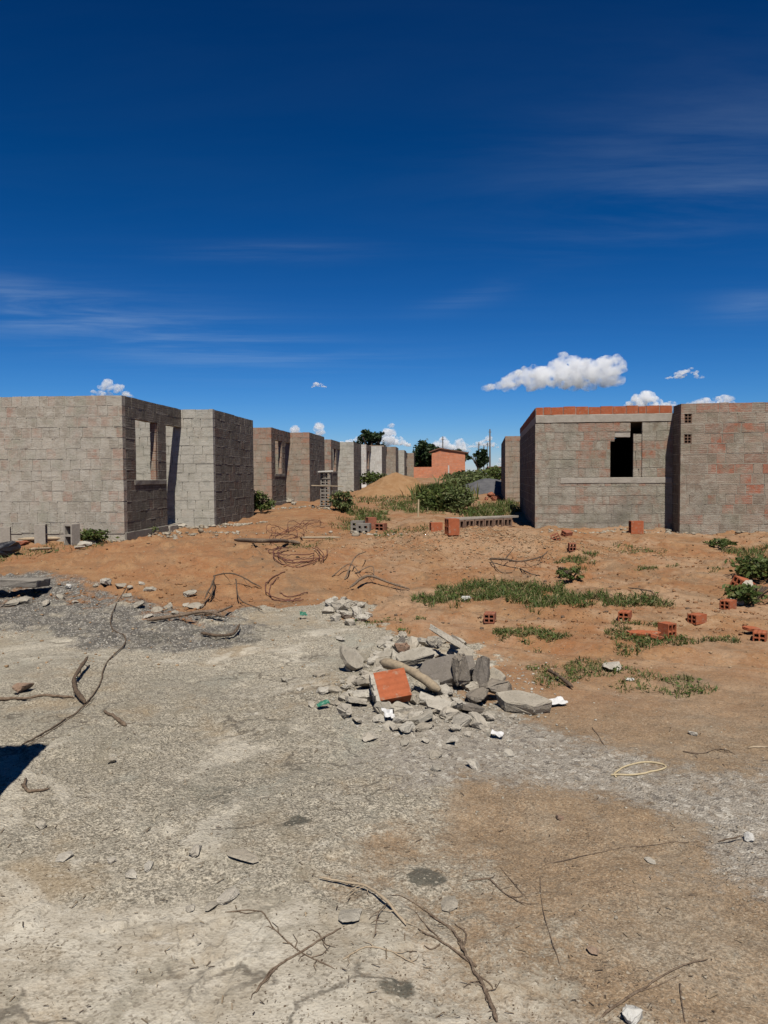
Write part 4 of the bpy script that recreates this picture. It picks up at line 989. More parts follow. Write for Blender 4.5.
def stones(name, x, y, smin, smax, mat, label):
    n = len(x); s = smin * (smax / smin) ** (nrg.random(n) ** 2.2)
    V = ICO_V[None] * nrg.uniform(.4, 1.2, (n, 12, 1)) * s[:, None, None] * .5 * np.stack([nrg.uniform(.8, 1.4, n), nrg.uniform(.7, 1.1, n), nrg.uniform(.45, .8, n)], 1)[:, None]
    a = nrg.uniform(0, 6.28, n); c, sn = np.cos(a)[:, None], np.sin(a)[:, None]
    X = V[..., 0] * c - V[..., 1] * sn; Y = V[..., 0] * sn + V[..., 1] * c
    V[..., 0] = X + x[:, None]; V[..., 1] = Y + y[:, None]; V[..., 2] += (H(x, y) + s * .12)[:, None]
    F = (ICO_F[None] + (np.arange(n) * 12)[:, None, None]).reshape(-1, 3)
    rv = nrg.random(n); rg = nrg.random(n)
    T = np.ones((n, 20, 4)); T[..., 0] = rv[:, None]; T[..., 1] = rg[:, None]; T[..., 2] = 0
    o = fast_mesh(name, V.reshape(-1, 3), F, mat, T.reshape(-1, 4)); return tag(o, label, 'gravel', kind='stuff')
def mat_pebbles(ca, cb, cc):
    t = NT('loose_gravel'); S = t.sep(t.attr().outputs['Color'])
    c = t.mix(S[0], ca, cb); c = t.mix(t.math('MULTIPLY', S[1], .6), c, cc); t.col(c); return t.m
MAT['loose'] = mat_pebbles((.24, .205, .155), (.48, .43, .34), (.34, .26, .17))
MAT['tan_loose'] = mat_pebbles((.27, .17, .09), (.48, .36, .23), (.36, .21, .11))
MAT['rubble_bits'] = mat_pebbles((.36, .33, .27), (.58, .54, .45), (.30, .27, .225))
MAT['clod'] = mat_simple('earth_clods', (.25, .12, .055), (.34, .18, .085), 8, 0)
MAT['crumb'] = mat_simple('dark_crumbs', (.11, .075, .05), (.17, .12, .08), 30, 0)
x, y = sample_view(26000, 1.7, 9)
cm, gm, am, pm, rm, _, _ = masks(x, y)
keep = nrg.random(len(x)) < (.08 + .55 * gm + .30 * rm * cm + .35 * am) * (1 - .6 * pm)
stones('gravel', x[keep], y[keep], .004, .020, MAT['loose'], 'loose gravel and grit strewn over concrete and earth')
x = nrg.normal(1.8, 1.2, 6500); y = nrg.normal(13.1, .8, 6500)
stones('gravel', x, y, .012, .06, MAT['tan_loose'], 'coarse tan gravel on the mound before the right house')
x, y = sample_view(2600, 6, 22)
stones('gravel', x, y, .01, .045, MAT['tan_loose'], 'scattered small stones over the orange soil')
x, y = sample_view(16000, 1.7, 7)
kk = (fbm(x, y, 1.5, 3, 133) > .47); x, y = x[kk], y[kk]
stones('gravel', x, y, .0025, .009, MAT['crumb'], 'dark crumbs of earth and charcoal peppering the ground')

x, y = sample_view(9000, 7, 20); kk = (fbm(x, y, .9, 4, 137) > .49) & (masks(x, y)[0] < .5); x, y = x[kk], y[kk]
stones('gravel', x, y, .015, .065, MAT['clod'], 'clods of orange earth and crumbled brick over the soil')
x, y = sample_view(2600, 7.5, 19); kk = (fbm(x, y, .8, 4, 141) > .53) & (masks(x, y)[0] < .5); x, y = x[kk], y[kk]
stones('gravel', x, y, .012, .06, MAT['crumb'], 'dark bits of charcoal, bark and rubbish over the orange soil')
bx_, by_ = [], []
for (p0, p1, n_, sp) in (((105, 541), (186, 527), 260, .22), ((190, 527), (262, 523), 300, .25), ((140, 534), (240, 532), 220, .4), ((540, 534), (672, 533), 160, .15), ((680, 533), (768, 533), 120, .15), ((270, 507), (330, 509), 160, .3), ((330, 530), (400, 535), 140, .5)):
    A0, A1 = g0(*p0), g0(*p1); f_ = nrg.random(n_); bx_.append(A0[0] + (A1[0] - A0[0]) * f_ + nrg.normal(0, sp * .6, n_)); by_.append(A0[1] + (A1[1] - A0[1]) * f_ - np.abs(nrg.normal(0, sp, n_)))
stones('gravel', np.concatenate(bx_), np.concatenate(by_), .02, .16, MAT['loose'], 'crumbled mortar and block bits strewn along the foot of the walls')
x = np.concatenate([nrg.normal(.30, .42, 3800), nrg.normal(-.62, .3, 500)]); y = np.concatenate([nrg.normal(5.45, .5, 3800), nrg.normal(8.3, .3, 500)])
stones('gravel', x, y, .005, .032, MAT['rubble_bits'], 'pale crumbs of mortar round the rubble heaps')
def litter(n):
    x, y = sample_view(n, 1.8, 12); z = H(x, y) + .003
    L = .004 + .03 * nrg.random(n) ** 5 + .003 * y * nrg.random(n); W = np.minimum(L * nrg.uniform(.08, .4, n), .004); a = nrg.uniform(0, 6.28, n)
    dx, dy = np.cos(a), np.sin(a); V = np.zeros((n, 4, 3)); lift = nrg.uniform(0, .012, n)
    for k, (s, t) in enumerate(((-.5, -.5), (.5, -.5), (.5, .5), (-.5, .5))):
        V[:, k, 0] = x + dx * L * s - dy * W * t; V[:, k, 1] = y + dy * L * s + dx * W * t; V[:, k, 2] = z + (s + .5) * lift
    T = np.ones((n, 4)); T[:, 0] = nrg.random(n); T[:, 1] = nrg.random(n) ** 2 
    o = fast_mesh('dry_litter', V.reshape(-1, 3), np.arange(n * 4).reshape(-1, 4), MAT['litter'], T)
    tag(o, 'bits of dry straw, leaves and twigs littering the ground', 'litter', kind='stuff')
litter(2200)

# ------------------------------------------------------------------ vegetation
def blades(x, y, hmin, hmax, wid, lean=.6, z=None):
    n = len(x); z = H(x, y) - .01 if z is None else z; h = nrg.uniform(hmin, hmax, n); a = nrg.uniform(0, 6.28, n); b = nrg.uniform(0, 6.28, n)
    l = nrg.uniform(.1, lean, n) * h; cx, cy = np.cos(a) * wid / 2, np.sin(a) * wid / 2; lx, ly = np.cos(b) * l, np.sin(b) * l
    V = np.zeros((n, 6, 3))
    for k, (f, w) in enumerate(((0, .8), (.55, 1), (1, .12))):
        for s, q in ((-1, 0), (1, 1)):
            V[:, k * 2 + q, 0] = x + lx * f ** 1.7 + s * cx * w; V[:, k * 2 + q, 1] = y + ly * f ** 1.7 + s * cy * w
            V[:, k * 2 + q, 2] = z + h * f * (1 - .25 * f * (l / h))
    F = np.array([(0, 1, 3, 2), (2, 3, 5, 4)])[None] + (np.arange(n) * 6)[:, None, None]
    T = np.ones((n, 2, 4)); T[..., 0] = nrg.random(n)[:, None]; T[..., 1] = (nrg.random(n) < .22)[:, None] * .9; T[..., 2] = 0
    return V.reshape(-1, 3), F.reshape(-1, 4), T.reshape(-1, 4)
def leaves(c, rad, n, size, flat=1.0, shell=.35, rgen=nrg):
    """n leaf quads spread through an ellipsoid, clumped"""
    m = max(4, n // 40); cl = rgen.normal(0, 1, (m, 3)); cl /= np.linalg.norm(cl, axis=1)[:, None]; cl *= (shell + (1 - shell) * rgen.random((m, 1))) ** .6
    i = rgen.integers(0, m, n); p = cl[i] * .86 + rgen.normal(0, .16, (n, 3)); p = p * np.array(rad) + np.array(c)
    d = rgen.normal(0, 1, (n, 3)); d[:, 2] *= .6; d /= np.linalg.norm(d, axis=1)[:, None]; e = np.cross(d, rgen.normal(0, 1, (n, 3))); e /= np.linalg.norm(e, axis=1)[:, None]
    s = size * rgen.uniform(.6, 1.3, (n, 1)); V = np.stack([p - d * s, p + e * s * .45, p + d * s, p - e * s * .45], 1)
    T = np.ones((n, 4)); T[:, 0] = np.clip(rgen.random(m)[i] * .7 + rgen.random(n) * .4, 0, 1); T[:, 1] = (rgen.random(n) < .1) * .7; T[:, 2] = 0
    return V.reshape(-1, 3), np.arange(n * 4).reshape(-1, 4), T
def cat(parts):
    V, F, T, o = [], [], [], 0
    for v, f, t in parts: V.append(v); F.append(f + o); T.append(t); o += len(v)
    return np.vstack(V), np.vstack(F), np.vstack(T)

def grass(pts, n, hmin, hmax, wid, label, edge=.35, mat='grass', holes=.50, leafy=.09):
    P = poly_px(pts) if not isinstance(pts, np.ndarray) else pts
    hmin *= .5; hmax *= .55; wid *= .72; n = int(n * 1.25); mg = edge; x = nrg.uniform(P[:, 0].min() - mg, P[:, 0].max() + mg, n * 8); y = nrg.uniform(P[:, 1].min() - mg, P[:, 1].max() + mg, n * 8)
    d = sdist(x, y, P) + (fbm(x, y, 2.2, 4, 91) - .5) * edge * 3.5
    k = (d < 0) & (fbm(x, y, 3.5, 3, 95) > holes - .5 * np.clip(-d / edge, 0, .35)); x, y = x[k][:n], y[k][:n]
    if len(x) < 5: return
    n_ = len(x); h2 = n_ // 2; parts = [blades(x[:h2], y[:h2], hmin, hmax, wid, 1.1), blades(x[h2:], y[h2:], hmin * .5, hmax * .8, wid * .55, 1.6)]
    m = int(len(x) * leafy)
    if m:
        i = nrg.integers(0, len(x), m); p = np.stack([x[i], y[i], H(x[i], y[i]) + nrg.uniform(.2, .8, m) * hmax * .7], 1)
        d_ = nrg.normal(0, 1, (m, 3)); d_[:, 2] *= .35; d_ /= np.linalg.norm(d_, axis=1)[:, None]; e_ = np.cross(d_, nrg.normal(0, .4, (m, 3)) + np.array((0, 0, 1.))); e_ /= np.linalg.norm(e_, axis=1)[:, None]
        s = wid * 2.6 * nrg.uniform(.6, 1.3, (m, 1)); V = np.stack([p - d_ * s, p + e_ * s * .5, p + d_ * s, p - e_ * s * .5], 1)
        T = np.ones((m, 4)); T[:, 0] = nrg.random(m); T[:, 1] = (nrg.random(m) < .1); T[:, 2] = 0
        parts.append((V.reshape(-1, 3), np.arange(m * 4).reshape(-1, 4), T))
    o = fast_mesh('grass_patch', *cat(parts)[:2], MAT[mat], cat(parts)[2]); return tag(o, label, 'grass', kind='stuff')
grass([(414, 602), (440, 590), (470, 580), (520, 584), (580, 594), (640, 602), (662, 608), (600, 613), (540, 611), (500, 604), (450, 607)], 6800, .08, .23, .013, 'long strip of green grass on the orange soil right of centre')
grass([(502, 634), (530, 628), (556, 634), (566, 648), (540, 652), (515, 642)], 1100, .05, .14, .011, 'grass tuft right behind the rubble heap')
grass([(588, 668), (620, 674), (660, 682), (700, 672), (732, 682), (700, 684), (640, 690), (600, 682)], 1300, .04, .12, .010, 'lower right grass strip nearest the viewer')
grass([(600, 632), (640, 630), (690, 636), (730, 640), (690, 650), (640, 648), (605, 640)], 1500, .05, .15, .011, 'grass around the small bricks on the right', holes=.5)
grass([(522, 676), (545, 672), (552, 684), (530, 688)], 500, .04, .11, .009, 'small dry grass tuft beside the dark square stick')
grass([(418, 622), (440, 622), (446, 628), (422, 628)], 350, .05, .13, .01, 'small grass clump at the top edge of the rubble')
grass([(458, 628), (480, 628), (480, 634), (460, 634)], 220, .05, .12, .01, 'tiny grass clump right of the rubble top edge')
grass([(564, 558), (590, 556), (602, 566), (570, 567)], 600, .08, .2, .014, 'grass patch before the orange topped house front')
grass([(622, 547), (660, 549), (664, 553), (628, 553)], 400, .06, .14, .014, 'low flat grass under the dark window of the house')
grass([(625, 564), (665, 564), (660, 569), (630, 569)], 350, .06, .14, .013, 'flat grass strip below the one under the window')
grass([(400, 620), (372, 625), (390, 628)], 160, .04, .1, .01, 'sparse grass above the rubble heap')
grass([(-20, 552), (60, 546), (90, 540), (110, 541), (70, 552), (20, 560), (-20, 565)], 900, .06, .2, .014, 'grass along the pale wall of the nearest house')
grass([(340, 520), (385, 516), (380, 531), (338, 531)], 700, .1, .3, .022, 'grass around the grey hollow blocks')
grass([(335, 506), (380, 512), (386, 521), (345, 514)], 900, .12, .4, .025, 'dark grass strip behind the grey hollow blocks')
grass([(272, 543), (325, 543), (320, 547), (275, 547)], 300, .05, .12, .014, 'thin green streak of grass among the wire coils')
grass([(378, 534), (420, 528), (425, 533), (395, 539)], 420, .08, .2, .018, 'low weeds on the track left of the orange bricks')
grass([(458, 512), (516, 500), (520, 516), (465, 520)], 2200, .2, .55, .03, 'tall green grass behind the low hollow wall')
grass([(382, 505), (430, 502), (440, 515), (390, 512)], 1100, .15, .45, .03, 'weedy grass left of the bushes along the track')
grass([(350, 498), (470, 494), (480, 500), (360, 504)], 1100, .1, .35, .04, 'patchy grass at the foot of the sand heap')
grass([(730, 552), (768, 548), (800, 560), (768, 572), (740, 566)], 900, .1, .3, .016, 'grass under the right hand bush')
grass([(690, 568), (720, 566), (722, 570)], 100, .06, .14, .014, 'small sparse tuft left of the right hand bush')

def bush(px, py, rx, ry, rz, n, size, label, mat='leaf', stems=7, name='bush', blade=0, pos=None):
    P = G(px, py) if pos is None else pos
    e = tag(empty(name, P), label, 'bush')
    V, F, T = leaves((0, 0, rz * .95), (rx, ry, rz), n, size)
    V[:, 2] = np.maximum(V[:, 2], .01)
    parts = [(V, F, T)]
    if blade:
        x = nrg.normal(0, rx * .5, blade); y = nrg.normal(0, ry * .5, blade); parts.append(blades(x, y, rz * 1.2, rz * 2.1, size * .7, .5, z=np.zeros(blade)))
    V, F, T = cat(parts)
    o = fast_mesh('foliage', V, F, MAT[mat], T); o.parent = e
    mb = MB()
    for k in range(stems):
        a = rng.uniform(0, 6.28); q = rng.uniform(.2, .8); mb.tube(smooth_path([(0, 0, -.05), (math.cos(a) * rx * q * .4, math.sin(a) * ry * q * .4, rz * .8), (math.cos(a) * rx * q, math.sin(a) * ry * q, rz * 1.6)], 3), [.008 + size * .08] * 7, 4)
    mb.build('stems', MAT['bark'], e); return e
bush(444, 511, .7, .55, .37, 1700, .065, 'leafy green bush at the front of the weeds by the track')
bush(458, 512, .55, .5, .40, 1300, .055, 'pale green bush right of the yellowish stake', mat='pale_leaf')
bush(430, 510, .45, .5, .36, 1200, .06, 'low dark bush left of the yellowish stake')
bush(441, 500, .9, .6, .36, 1000, .09, 'tall clump of corn like weeds behind the front bush', name='tall_weeds', blade=1500)
bush(478, 490, 1.5, 1.0, .42, 1700, .12, 'light green bush before the grey gravel heap', mat='pale_leaf')
bush(464, 485, 1.6, 1.2, .5, 1700, .13, 'tall light green weeds in front of the orange house', mat='pale_leaf', blade=300)
bush(490, 481, 1.9, 1.4, .6, 1900, .14, 'green shrub left of the far right house', mat='leaf')
bush(343, 511, .38, .35, .3, 700, .06, 'greyish bush at the foot of the brick stand', mat='pale_leaf')
bush(261, 513, .38, .4, .34, 800, .06, 'dark bush in the gap between the first and second left houses', mat='leaf')
bush(378, 490, 1.0, .6, .55, 1300, .10, 'green bushes under the whitish block wall', mat='leaf')
bush(93, 542, .5, .3, .12, 800, .04, 'leafy weed against the pale wall near its corner')
bush(50, 535, .35, .3, .2, 350, .035, 'thin weed between the upright grey blocks', mat='pale_leaf')
bush(722, 548, .24, .22, .09, 380, .035, 'small bush alone before the right hand wall')
bush(764, 580, .38, .5, .17, 1100, .045, 'large bush cut by the right edge of the photo')
bush(752, 604, .28, .26, .12, 600, .035, 'small bush behind the pile of bricks at the right edge')
bush(571, 580, .16, .14, .07, 240, .03, 'little dark bush behind the long grass strip')
bush(560, 578, .12, .1, .08, 160, .025, 'tiny weed left of the little dark bush')
bush(140, 533, .35, .3, .14, 350, .03, 'low creeping weed at the corner of the nearest house', mat='pale_leaf')

def tree(x, y, hgt, rx, rz, n, size, label, trunk_h=None):
    z = h1(x, y); e = tag(empty('tree', (x, y, z)), label, 'tree', 'dark trees in the distance')
    cz = hgt - rz; parts = []
    for k in range(7):
        a = rng.uniform(0, 6.28); q = rng.uniform(.2, .65); s = rng.uniform(.4, .65)
        parts.append(leaves((math.cos(a) * rx * q, math.sin(a) * rx * q, cz + rng.uniform(-.45, .5) * rz), (rx * s, rx * s, rz * s), n // 7, size, shell=.3))
    V, F, T = cat(parts); o = fast_mesh('crown', V, F, MAT['tree_leaf'], T); o.parent = e
    mb = MB(); mb.tube([(0, 0, -.3), (.05, 0, cz * .5), (.1, .05, cz)], [.22, .17, .1], 7)
    for k in range(5):
        a = rng.uniform(0, 6.28); mb.tube([(.05, 0, cz * .5), (math.cos(a) * rx * .3, math.sin(a) * rx * .3, cz * .8), (math.cos(a) * rx * .6, math.sin(a) * rx * .6, cz + rz * .3)], [.1, .07, .03], 5)
    mb.build('trunk', MAT['bark'], e)
def at(px, D): return (px - 384) / FPX * D
tree(at(425, 92), 92, 4.3, 2.2, 2.0, 5200, .22, 'dark spreading tree directly left of the orange house')
tree(at(417, 96), 96, 3.6, 1.6, 1.5, 2600, .2, 'dark tree at the end of the left house row')
tree(at(460, 100), 100, 3.9, 1.9, 1.0, 2200, .2, 'dark tree showing above the orange house roof')
tree(at(478, 98), 98, 3.6, 1.5, 1.4, 2600, .18, 'dark tree right of the orange house by the poles')
tree(at(371, 70), 70, 4.8, 1.5, 1.3, 2400, .16, 'dark tree rising behind the whitish block wall')
tree(at(450, 112), 112, 4.2, 2.2, 1.5, 2000, .22, 'dark tree behind the thin mast')

# orange house
Dh = 86; xh = at(432, Dh); zb = h1(xh, Dh)
e = tag(empty('brick_house', (xh, Dh, zb - .15), R(-4)), 'small orange brick house with a tiled roof at the end of the track', 'house')
mb = MB(); wall(mb, 'x', 0, 3.7, 0, TH, 0, 14, blen=.3, relief=.004)
mb.build('front_wall', MAT['red_wall'], e)
mb = MB(); wall(mb, 'y', TH, 4, 3.56, 3.7, 0, 13, relief=.004); mb.build('side_wall', MAT['red_wall'], e)
mb = MB(); wall(mb, 'y', TH, 4, 0, TH, 0, 14, relief=.004); mb.build('side_wall', MAT['red_wall'], e)
mb = MB(); mb.add([(0, .02, 2.8), (3.7, .02, 2.8), (.9, .02, 3.15), (0, .14, 2.8), (3.7, .14, 2.8), (.9, .14, 3.15)], [(0, 1, 2), (3, 5, 4), (0, 2, 5, 3), (1, 4, 5, 2)]); mb.build('gable', MAT['red_wall'], e)
mb = MB()
mb.add([(-.3, -.15, 2.85), (.9, -.15, 3.25), (4.1, -.15, 2.72), (-.3, 4.2, 2.85), (.9, 4.2, 3.25), (4.1, 4.2, 2.72), (-.3, -.15, 2.95), (.9, -.15, 3.37), (4.1, -.15, 2.83), (-.3, 4.2, 2.95), (.9, 4.2, 3.37), (4.1, 4.2, 2.83)],
       [(6, 7, 10, 9), (7, 8, 11, 10), (0, 3, 4, 1), (1, 4, 5, 2), (0, 1, 7, 6), (1, 2, 8, 7), (2, 5, 11, 8), (0, 6, 9, 3)]); mb.build('roof', MAT['tile'], e)
e = tag(empty('yard_wall', (at(414, 80), 80, h1(at(414, 80), 80) - .1)), 'low orange brick yard wall in front of the orange house', 'wall')
mb = MB(); wall(mb, 'x', 0, 5.0, 0, TH, 0, 6, relief=.004); mb.build('masonry', MAT['red_wall'], e)
mb = MB(); mb.box(3.55, 3.68, -.05, .08, 0, 1.35); mb.build('post', MAT['white_stone'], e)

# poles
for (px, top, D, r0, lab) in [(443, 437, 95, .10, 'thin mast rising out of the dark tree left of the roof'), (479, 443, 110, .12, 'leftmost of the four utility poles'),
                              (484, 446, 125, .11, 'second utility pole from the left, thinner'), (487.5, 443, 130, .10, 'third utility pole beside the tallest one'),
                              (490, 430, 92, .12, 'tallest utility pole next to the far right house')]:
    x = at(px, D); z0 = h1(x, D); zt = EYE + (476 - top) / FPX * D
    e = tag(empty('utility_pole', (x, D, z0)), lab, 'pole', 'poles on the skyline')
    mb = MB(); mb.tube([(0, 0, -.2), (0, 0, (zt - z0) * .6), (0, 0, zt - z0)], [r0, r0 * .85, r0 * .65], 8); mb.build('shaft', MAT['pole'], e)
    mb = MB(); mb.box(-.16, .16, -.05, .05, zt - z0 - .4, zt - z0 - .3); mb.build('bracket', MAT['pole'], e)
x = at(494, 105); e = tag(empty('white_house', (x, 105, h1(x, 105)), 0), 'tiny white building far off beside the far right house', 'house')
mb = MB(); mb.box(-.5, 2, 0, 3, 0, 1.0); mb.build('walls', MAT['white_stone'], e)
mb = MB(); mb.add([(-.7, -.2, 1.0), (2.2, -.2, 1.0), (2.2, 3.2, 1.0), (-.7, 3.2, 1.0), (-.7, 1.5, 1.3), (2.2, 1.5, 1.3)], [(0, 1, 5, 4), (2, 3, 4, 5), (0, 4, 3), (1, 2, 5), (0, 3, 2, 1)]); mb.build('roof', MAT['tile'], e)

# heaps
def heap(name, x, y, rx, ry, h, mat, label, seed, peak=1.0):
    n, m = 46, 72; V = []; F = []
    z0 = h1(x, y)
    rr_, tt = np.meshgrid(np.linspace(0, 1, n), np.linspace(0, 2 * math.pi, m, endpoint=False), indexing='ij')
    X = np.cos(tt) * rr_ * rx; Y = np.sin(tt) * rr_ * ry; q = rr_ * (1 + .35 * (fbm(X + 5 * seed, Y, .8, 3, seed) - .5))
    Z = h * np.clip(1 - q ** peak, -.2, 1) ; Z = Z - .05 * np.exp(-(q / .15) ** 2) * h + (fbm(X + seed, Y, 2.5, 4, seed + 3) - .5) * .16 * h * sstep(1.05, .8, rr_)
    Z = np.where(rr_ > .97, -.3, Z)
    V = np.stack([X, Y, Z], -1).reshape(-1, 3); i = np.arange(n - 1)[:, None] * m; j = np.arange(m)[None]; j2 = (j + 1) % m
    F = np.stack([i + j, i + m + j, i + m + j2, i + j2], -1).reshape(-1, 4)
    o = fast_mesh(name, V, F, mat); o.location = (x, y, z0 - .04); o.data.polygons.foreach_set('use_smooth', [True] * len(F)); return tag(o, label, name.split('_')[0] + ' heap')
heap('sand_heap', at(397, 37), 37, 2.1, 1.8, 1.12, MAT['sand'], 'heap of orange sand in the middle of the track', 3, 1.25)
heap('sand_heap', at(376, 35.5), 35.5, 1.4, 1.2, .55, MAT['sand'], 'lower shoulder of sand left of the tall sand heap', 4, .9)
heap('gravel_heap', at(488, 39), 39, 2.3, 1.5, .85, MAT['gravel'], 'smooth dark grey gravel heap beside the far right house', 8, 1.3)

# ------------------------------------------------------------------ clouds
def mat_cloud(density, h):
    m = bpy.data.materials.new('cloud_vapour'); m.use_nodes = True; t = m.node_tree; t.nodes.clear()
    out = t.nodes.new('ShaderNodeOutputMaterial'); v = t.nodes.new('ShaderNodeVolumePrincipled')
    v.inputs['Color'].default_value = (.95, .95, .95, 1); v.inputs['Anisotropy'].default_value = .0
    tc = t.nodes.new('ShaderNodeTexCoord'); nz = t.nodes.new('ShaderNodeTexNoise'); nz.inputs['Scale'].default_value = 4.5 / h; nz.inputs['Detail'].default_value = 5; nz.inputs['Roughness'].default_value = .6
    t.links.new(tc.outputs['Object'], nz.inputs['Vector'])
    mr = t.nodes.new('ShaderNodeMapRange'); mr.interpolation_type = 'SMOOTHSTEP'; mr.inputs[1].default_value = .36; mr.inputs[2].default_value = .78; mr.inputs[3].default_value = 0; mr.inputs[4].default_value = density
    t.links.new(nz.outputs[0], mr.inputs[0]); t.links.new(mr.outputs[0], v.inputs['Density'])
    t.links.new(v.outputs[0], out.inputs['Volume']); return m
def cloud(px0, px1, pyt, pyb, D, label, seed, dens=.02, n=26, prof=None):
    """prof(u) gives the height of the top along the cloud, u in -1..1"""
    r = random.Random(seed)
    def pt(px, py, dd=0):
        d = FWD + RT * ((px - 384) / FPX) - UP * ((py - 512) / FPX); return d * ((D + dd) / d.y) + Vector((0, 0, EYE))
    a, b = pt(px0, pyb), pt(px1, pyt); c = (a + b) / 2; w = b.x - a.x; h = b.z - a.z
    prof = prof or (lambda u: (1 - abs(u) ** 2.4) * (.75 + .25 * math.sin(3.1 * u + seed * 1.7) + .12 * math.sin(8 * u + seed)))
    bm = bmesh.new()
    for k in range(n * 4):
        u = r.uniform(-1, 1); p = max(.12, min(1, prof(u)))
        s = h * r.uniform(.07, .22) * (.35 + .65 * p)
        x = u * (w / 2 - s); zz = s * .75 + r.random() ** .8 * max(0, h * p - 1.7 * s); y = r.gauss(0, .35) * h * (.4 + .6 * p)
        bmesh.ops.create_icosphere(bm, subdivisions=2, radius=s, matrix=Matrix.Translation((x, y, zz)) @ Matrix.Diagonal((1.35, 1.3, .8, 1)))
    me = bpy.data.meshes.new('cloud'); bm.to_mesh(me); bm.free()
    o = link(bpy.data.objects.new('cloud', me)); o.location = (c.x, c.y, a.z); me.materials.append(mat_cloud(dens * 600 / h, h))
    md = o.modifiers.new('merge', 'REMESH'); md.mode = 'VOXEL'; md.voxel_size = h / 42
    for sc_, st in ((.22, .14), (.08, .09)):
        tx = bpy.data.textures.new('cloud_billow', 'CLOUDS'); tx.noise_scale = h * sc_; tx.noise_depth = 3
        dm = o.modifiers.new('billow', 'DISPLACE'); dm.texture = tx; dm.strength = h * st; dm.texture_coords = 'LOCAL'; dm.mid_level = .5
    return tag(o, label, 'cloud', 'white clouds low in the sky')
CLOUDS = [
    (482, 622, 352, 391, 6000, 'largest flat based white cloud floating above the right house', 1, .016, 70, lambda u: min(.22 + max(0, u + 1) * .62, .95 - .15 * max(0, u)) + .09 * math.sin(9 * u)),
    (622, 682, 386, 410, 6500, 'white cloud just above the orange brick course', 2, .02, 22, None),
    (683, 737, 387, 408, 6500, 'cloud peeking over the right end of the walls', 3, .014, 20, None),
    (664, 704, 366, 379, 6200, 'thin small cloud right of the largest one', 4, .014, 14, None),
    (92, 134, 377, 397, 6200, 'cloud peeking over the nearest house on the left', 5, .012, 16, None),
    (311, 328, 379, 388, 6600, 'tiny faint cloud in the sky above the left row', 6, .012, 10, None),
    (289, 300, 420, 440, 7500, 'small cloud tip above the second left house', 7, .015, 10, None),
    (312, 326, 421, 445, 7500, 'second cloud tip right beside the first one over the left houses', 8, .015, 10, None),
    (374, 411, 423, 447, 8000, 'puffy cloud above the left house row near the track', 9, .02, 20, None),
    (426, 472, 430, 452, 8500, 'wide puffy cloud above the orange house', 10, .02, 26, None),
    (466, 500, 434, 448, 8500, 'long low cloud behind the utility poles', 11, .014, 16, None),
    (330, 375, 436, 450, 9000, 'faint low cloud behind the third left house', 12, .016, 14, None),
    (496, 512, 453, 466, 9000, 'low cloud near the skyline behind the poles', 13, .012, 10, None),
]
for c in CLOUDS: cloud(*c)

# ------------------------------------------------------------------ light
SUN_EL, SUN_AZ = R(57), R(5.6)      # behind the viewer, a little to the right
sd = Vector((math.sin(SUN_AZ) * math.cos(SUN_EL), -math.cos(SUN_AZ) * math.cos(SUN_EL), math.sin(SUN_EL)))
L = bpy.data.lights.new('sun', 'SUN'); L.energy = 4.4; L.angle = R(.53); L.color = (1, .955, .88)
lo = link(bpy.data.objects.new('sun', L)); lo.rotation_euler = sd.to_track_quat('Z', 'Y').to_euler(); lo.location = (0, -5, 20)

wd = bpy.data.worlds.new('World'); scene.world = wd; wd.use_nodes = True; t = wd.node_tree; t.nodes.clear()
N = t.nodes.new; K = t.links.new
out = N('ShaderNodeOutputWorld'); bg = N('ShaderNodeBackground'); bg.inputs[1].default_value = .06; K(bg.outputs[0], out.inputs[0])
sky = N('ShaderNodeTexSky'); sky.sky_type = 'NISHITA'; sky.sun_disc = False; sky.sun_elevation = SUN_EL; sky.sun_rotation = math.pi - SUN_AZ
sky.altitude = 1500; sky.air_density = 1.0; sky.dust_density = .3; sky.ozone_density = 4.0
# graded per channel: a clear, deep tropical blue
spc = N('ShaderNodeSeparateColor'); K(sky.outputs[0], spc.inputs[0]); hs = N('ShaderNodeCombineColor')
def mth(op, a, b):
    n = N('ShaderNodeMath'); n.operation = op; K(a, n.inputs[0]); n.inputs[1].default_value = b; return n.outputs[0]
for ch, g_, k_ in ((0, 2.32, 1.77), (1, 1.605, 1.066), (2, 1.55, 1.406)):
    v = mth('MULTIPLY', spc.outputs[ch], .06); v = mth('MINIMUM', v, .55); v = mth('POWER', v, g_); v = mth('MULTIPLY', v, k_ / .06); v = mth('MAXIMUM', mth('SUBTRACT', v, .053 if ch == 0 else 0), .003); K(v, hs.inputs[ch])
# thin cirrus streaks on a high plane
tc = N('ShaderNodeTexCoord'); sx = N('ShaderNodeSeparateXYZ'); K(tc.outputs['Generated'], sx.inputs[0])
zc = N('ShaderNodeMath'); zc.operation = 'MAXIMUM'; K(sx.outputs[2], zc.inputs[0]); zc.inputs[1].default_value = .03
def dv(a):
    n = N('ShaderNodeMath'); n.operation = 'DIVIDE'; K(a, n.inputs[0]); K(zc.outputs[0], n.inputs[1]); return n.outputs[0]
cb = N('ShaderNodeCombineXYZ'); K(dv(sx.outputs[0]), cb.inputs[0]); K(dv(sx.outputs[1]), cb.inputs[1])
mp = N('ShaderNodeMapping'); mp.inputs['Rotation'].default_value = (0, 0, R(24)); mp.inputs['Scale'].default_value = (.35, 1.3, 1); K(cb.outputs[0], mp.inputs[0])
n1 = N('ShaderNodeTexNoise'); n1.inputs['Scale'].default_value = 1.1; n1.inputs['Detail'].default_value = 8; n1.inputs['Roughness'].default_value = .62; n1.inputs['Distortion'].default_value = .5; K(mp.outputs[0], n1.inputs['Vector'])
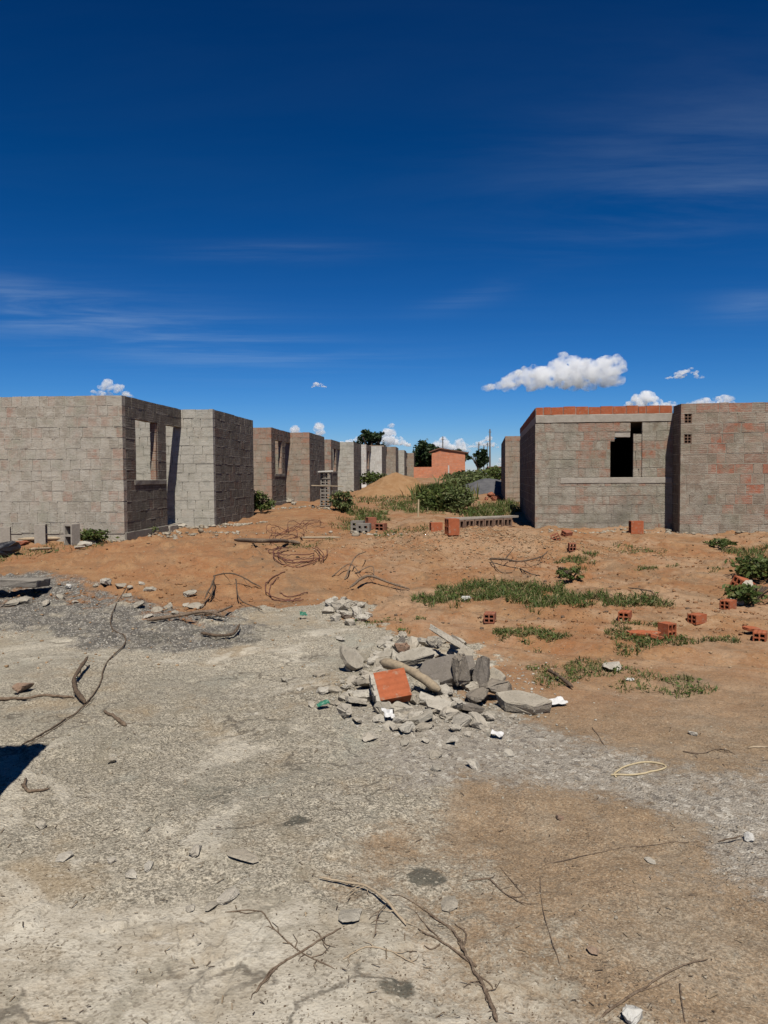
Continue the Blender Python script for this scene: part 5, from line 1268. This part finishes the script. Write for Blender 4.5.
def rng_(a, lo_, hi_):
    n = N('ShaderNodeMapRange'); n.interpolation_type = 'SMOOTHSTEP'; n.inputs[1].default_value = lo_; n.inputs[2].default_value = hi_; K(a, n.inputs[0]); return n.outputs[0]
def m2(op, a, b=0.):
    n = N('ShaderNodeMath'); n.operation = op
    for i_, q in enumerate((a, b)):
        if isinstance(q, (int, float)): n.inputs[i_].default_value = q
        else: K(q, n.inputs[i_])
    return n.outputs[0]
yc = m2('MAXIMUM', sx.outputs[1], .05); U = m2('DIVIDE', sx.outputs[0], yc); V = m2('DIVIDE', sx.outputs[2], yc)
tot = None
for (u0, v0, su, sv, tilt, amp) in ((-.33, .195, .22, .035, -.14, 1.0), (-.47, .225, .12, .03, -.1, 1.0), (.42, .42, .22, .09, .12, .55), (.40, .345, .16, .035, .10, .9), (-.15, .287, .12, .012, .0, .6), (.48, .215, .06, .018, .05, .9), (.13, .235, .07, .014, .25, .5), (-.2, .165, .2, .02, -.05, .5)):
    du = m2('SUBTRACT', U, u0); dv_ = m2('SUBTRACT', m2('SUBTRACT', V, v0), m2('MULTIPLY', du, tilt))
    r2 = m2('ADD', m2('POWER', m2('ABSOLUTE', m2('DIVIDE', du, su)), 2), m2('POWER', m2('ABSOLUTE', m2('DIVIDE', dv_, sv)), 2))
    g_ = m2('MULTIPLY', m2('POWER', 2.718, m2('MULTIPLY', r2, -1)), amp); tot = g_ if tot is None else m2('ADD', tot, g_)
mu2 = N('ShaderNodeMath'); mu2.operation = 'MULTIPLY'; K(m2('MULTIPLY', m2('ADD', tot, .04), rng_(n1.outputs[0], .36, .74)), mu2.inputs[0]); mu2.inputs[1].default_value = .20
mx = N('ShaderNodeMix'); mx.data_type = 'RGBA'; K(mu2.outputs[0], mx.inputs[0]); K(hs.outputs[0], mx.inputs[6]); mx.inputs[7].default_value = (4.6, 6, 7.6, 1)
K(mx.outputs[2], bg.inputs[0])

scene.view_settings.view_transform = 'Standard'; scene.view_settings.look = 'None'; scene.view_settings.exposure = .60; scene.view_settings.gamma = 1
scene.cycles.use_denoising = True
scene.cycles.volume_step_rate = .35; scene.cycles.volume_bounces = 8; scene.cycles.max_bounces = 10; scene.cycles.diffuse_bounces = 1
scene.cycles.transparent_max_bounces = 8
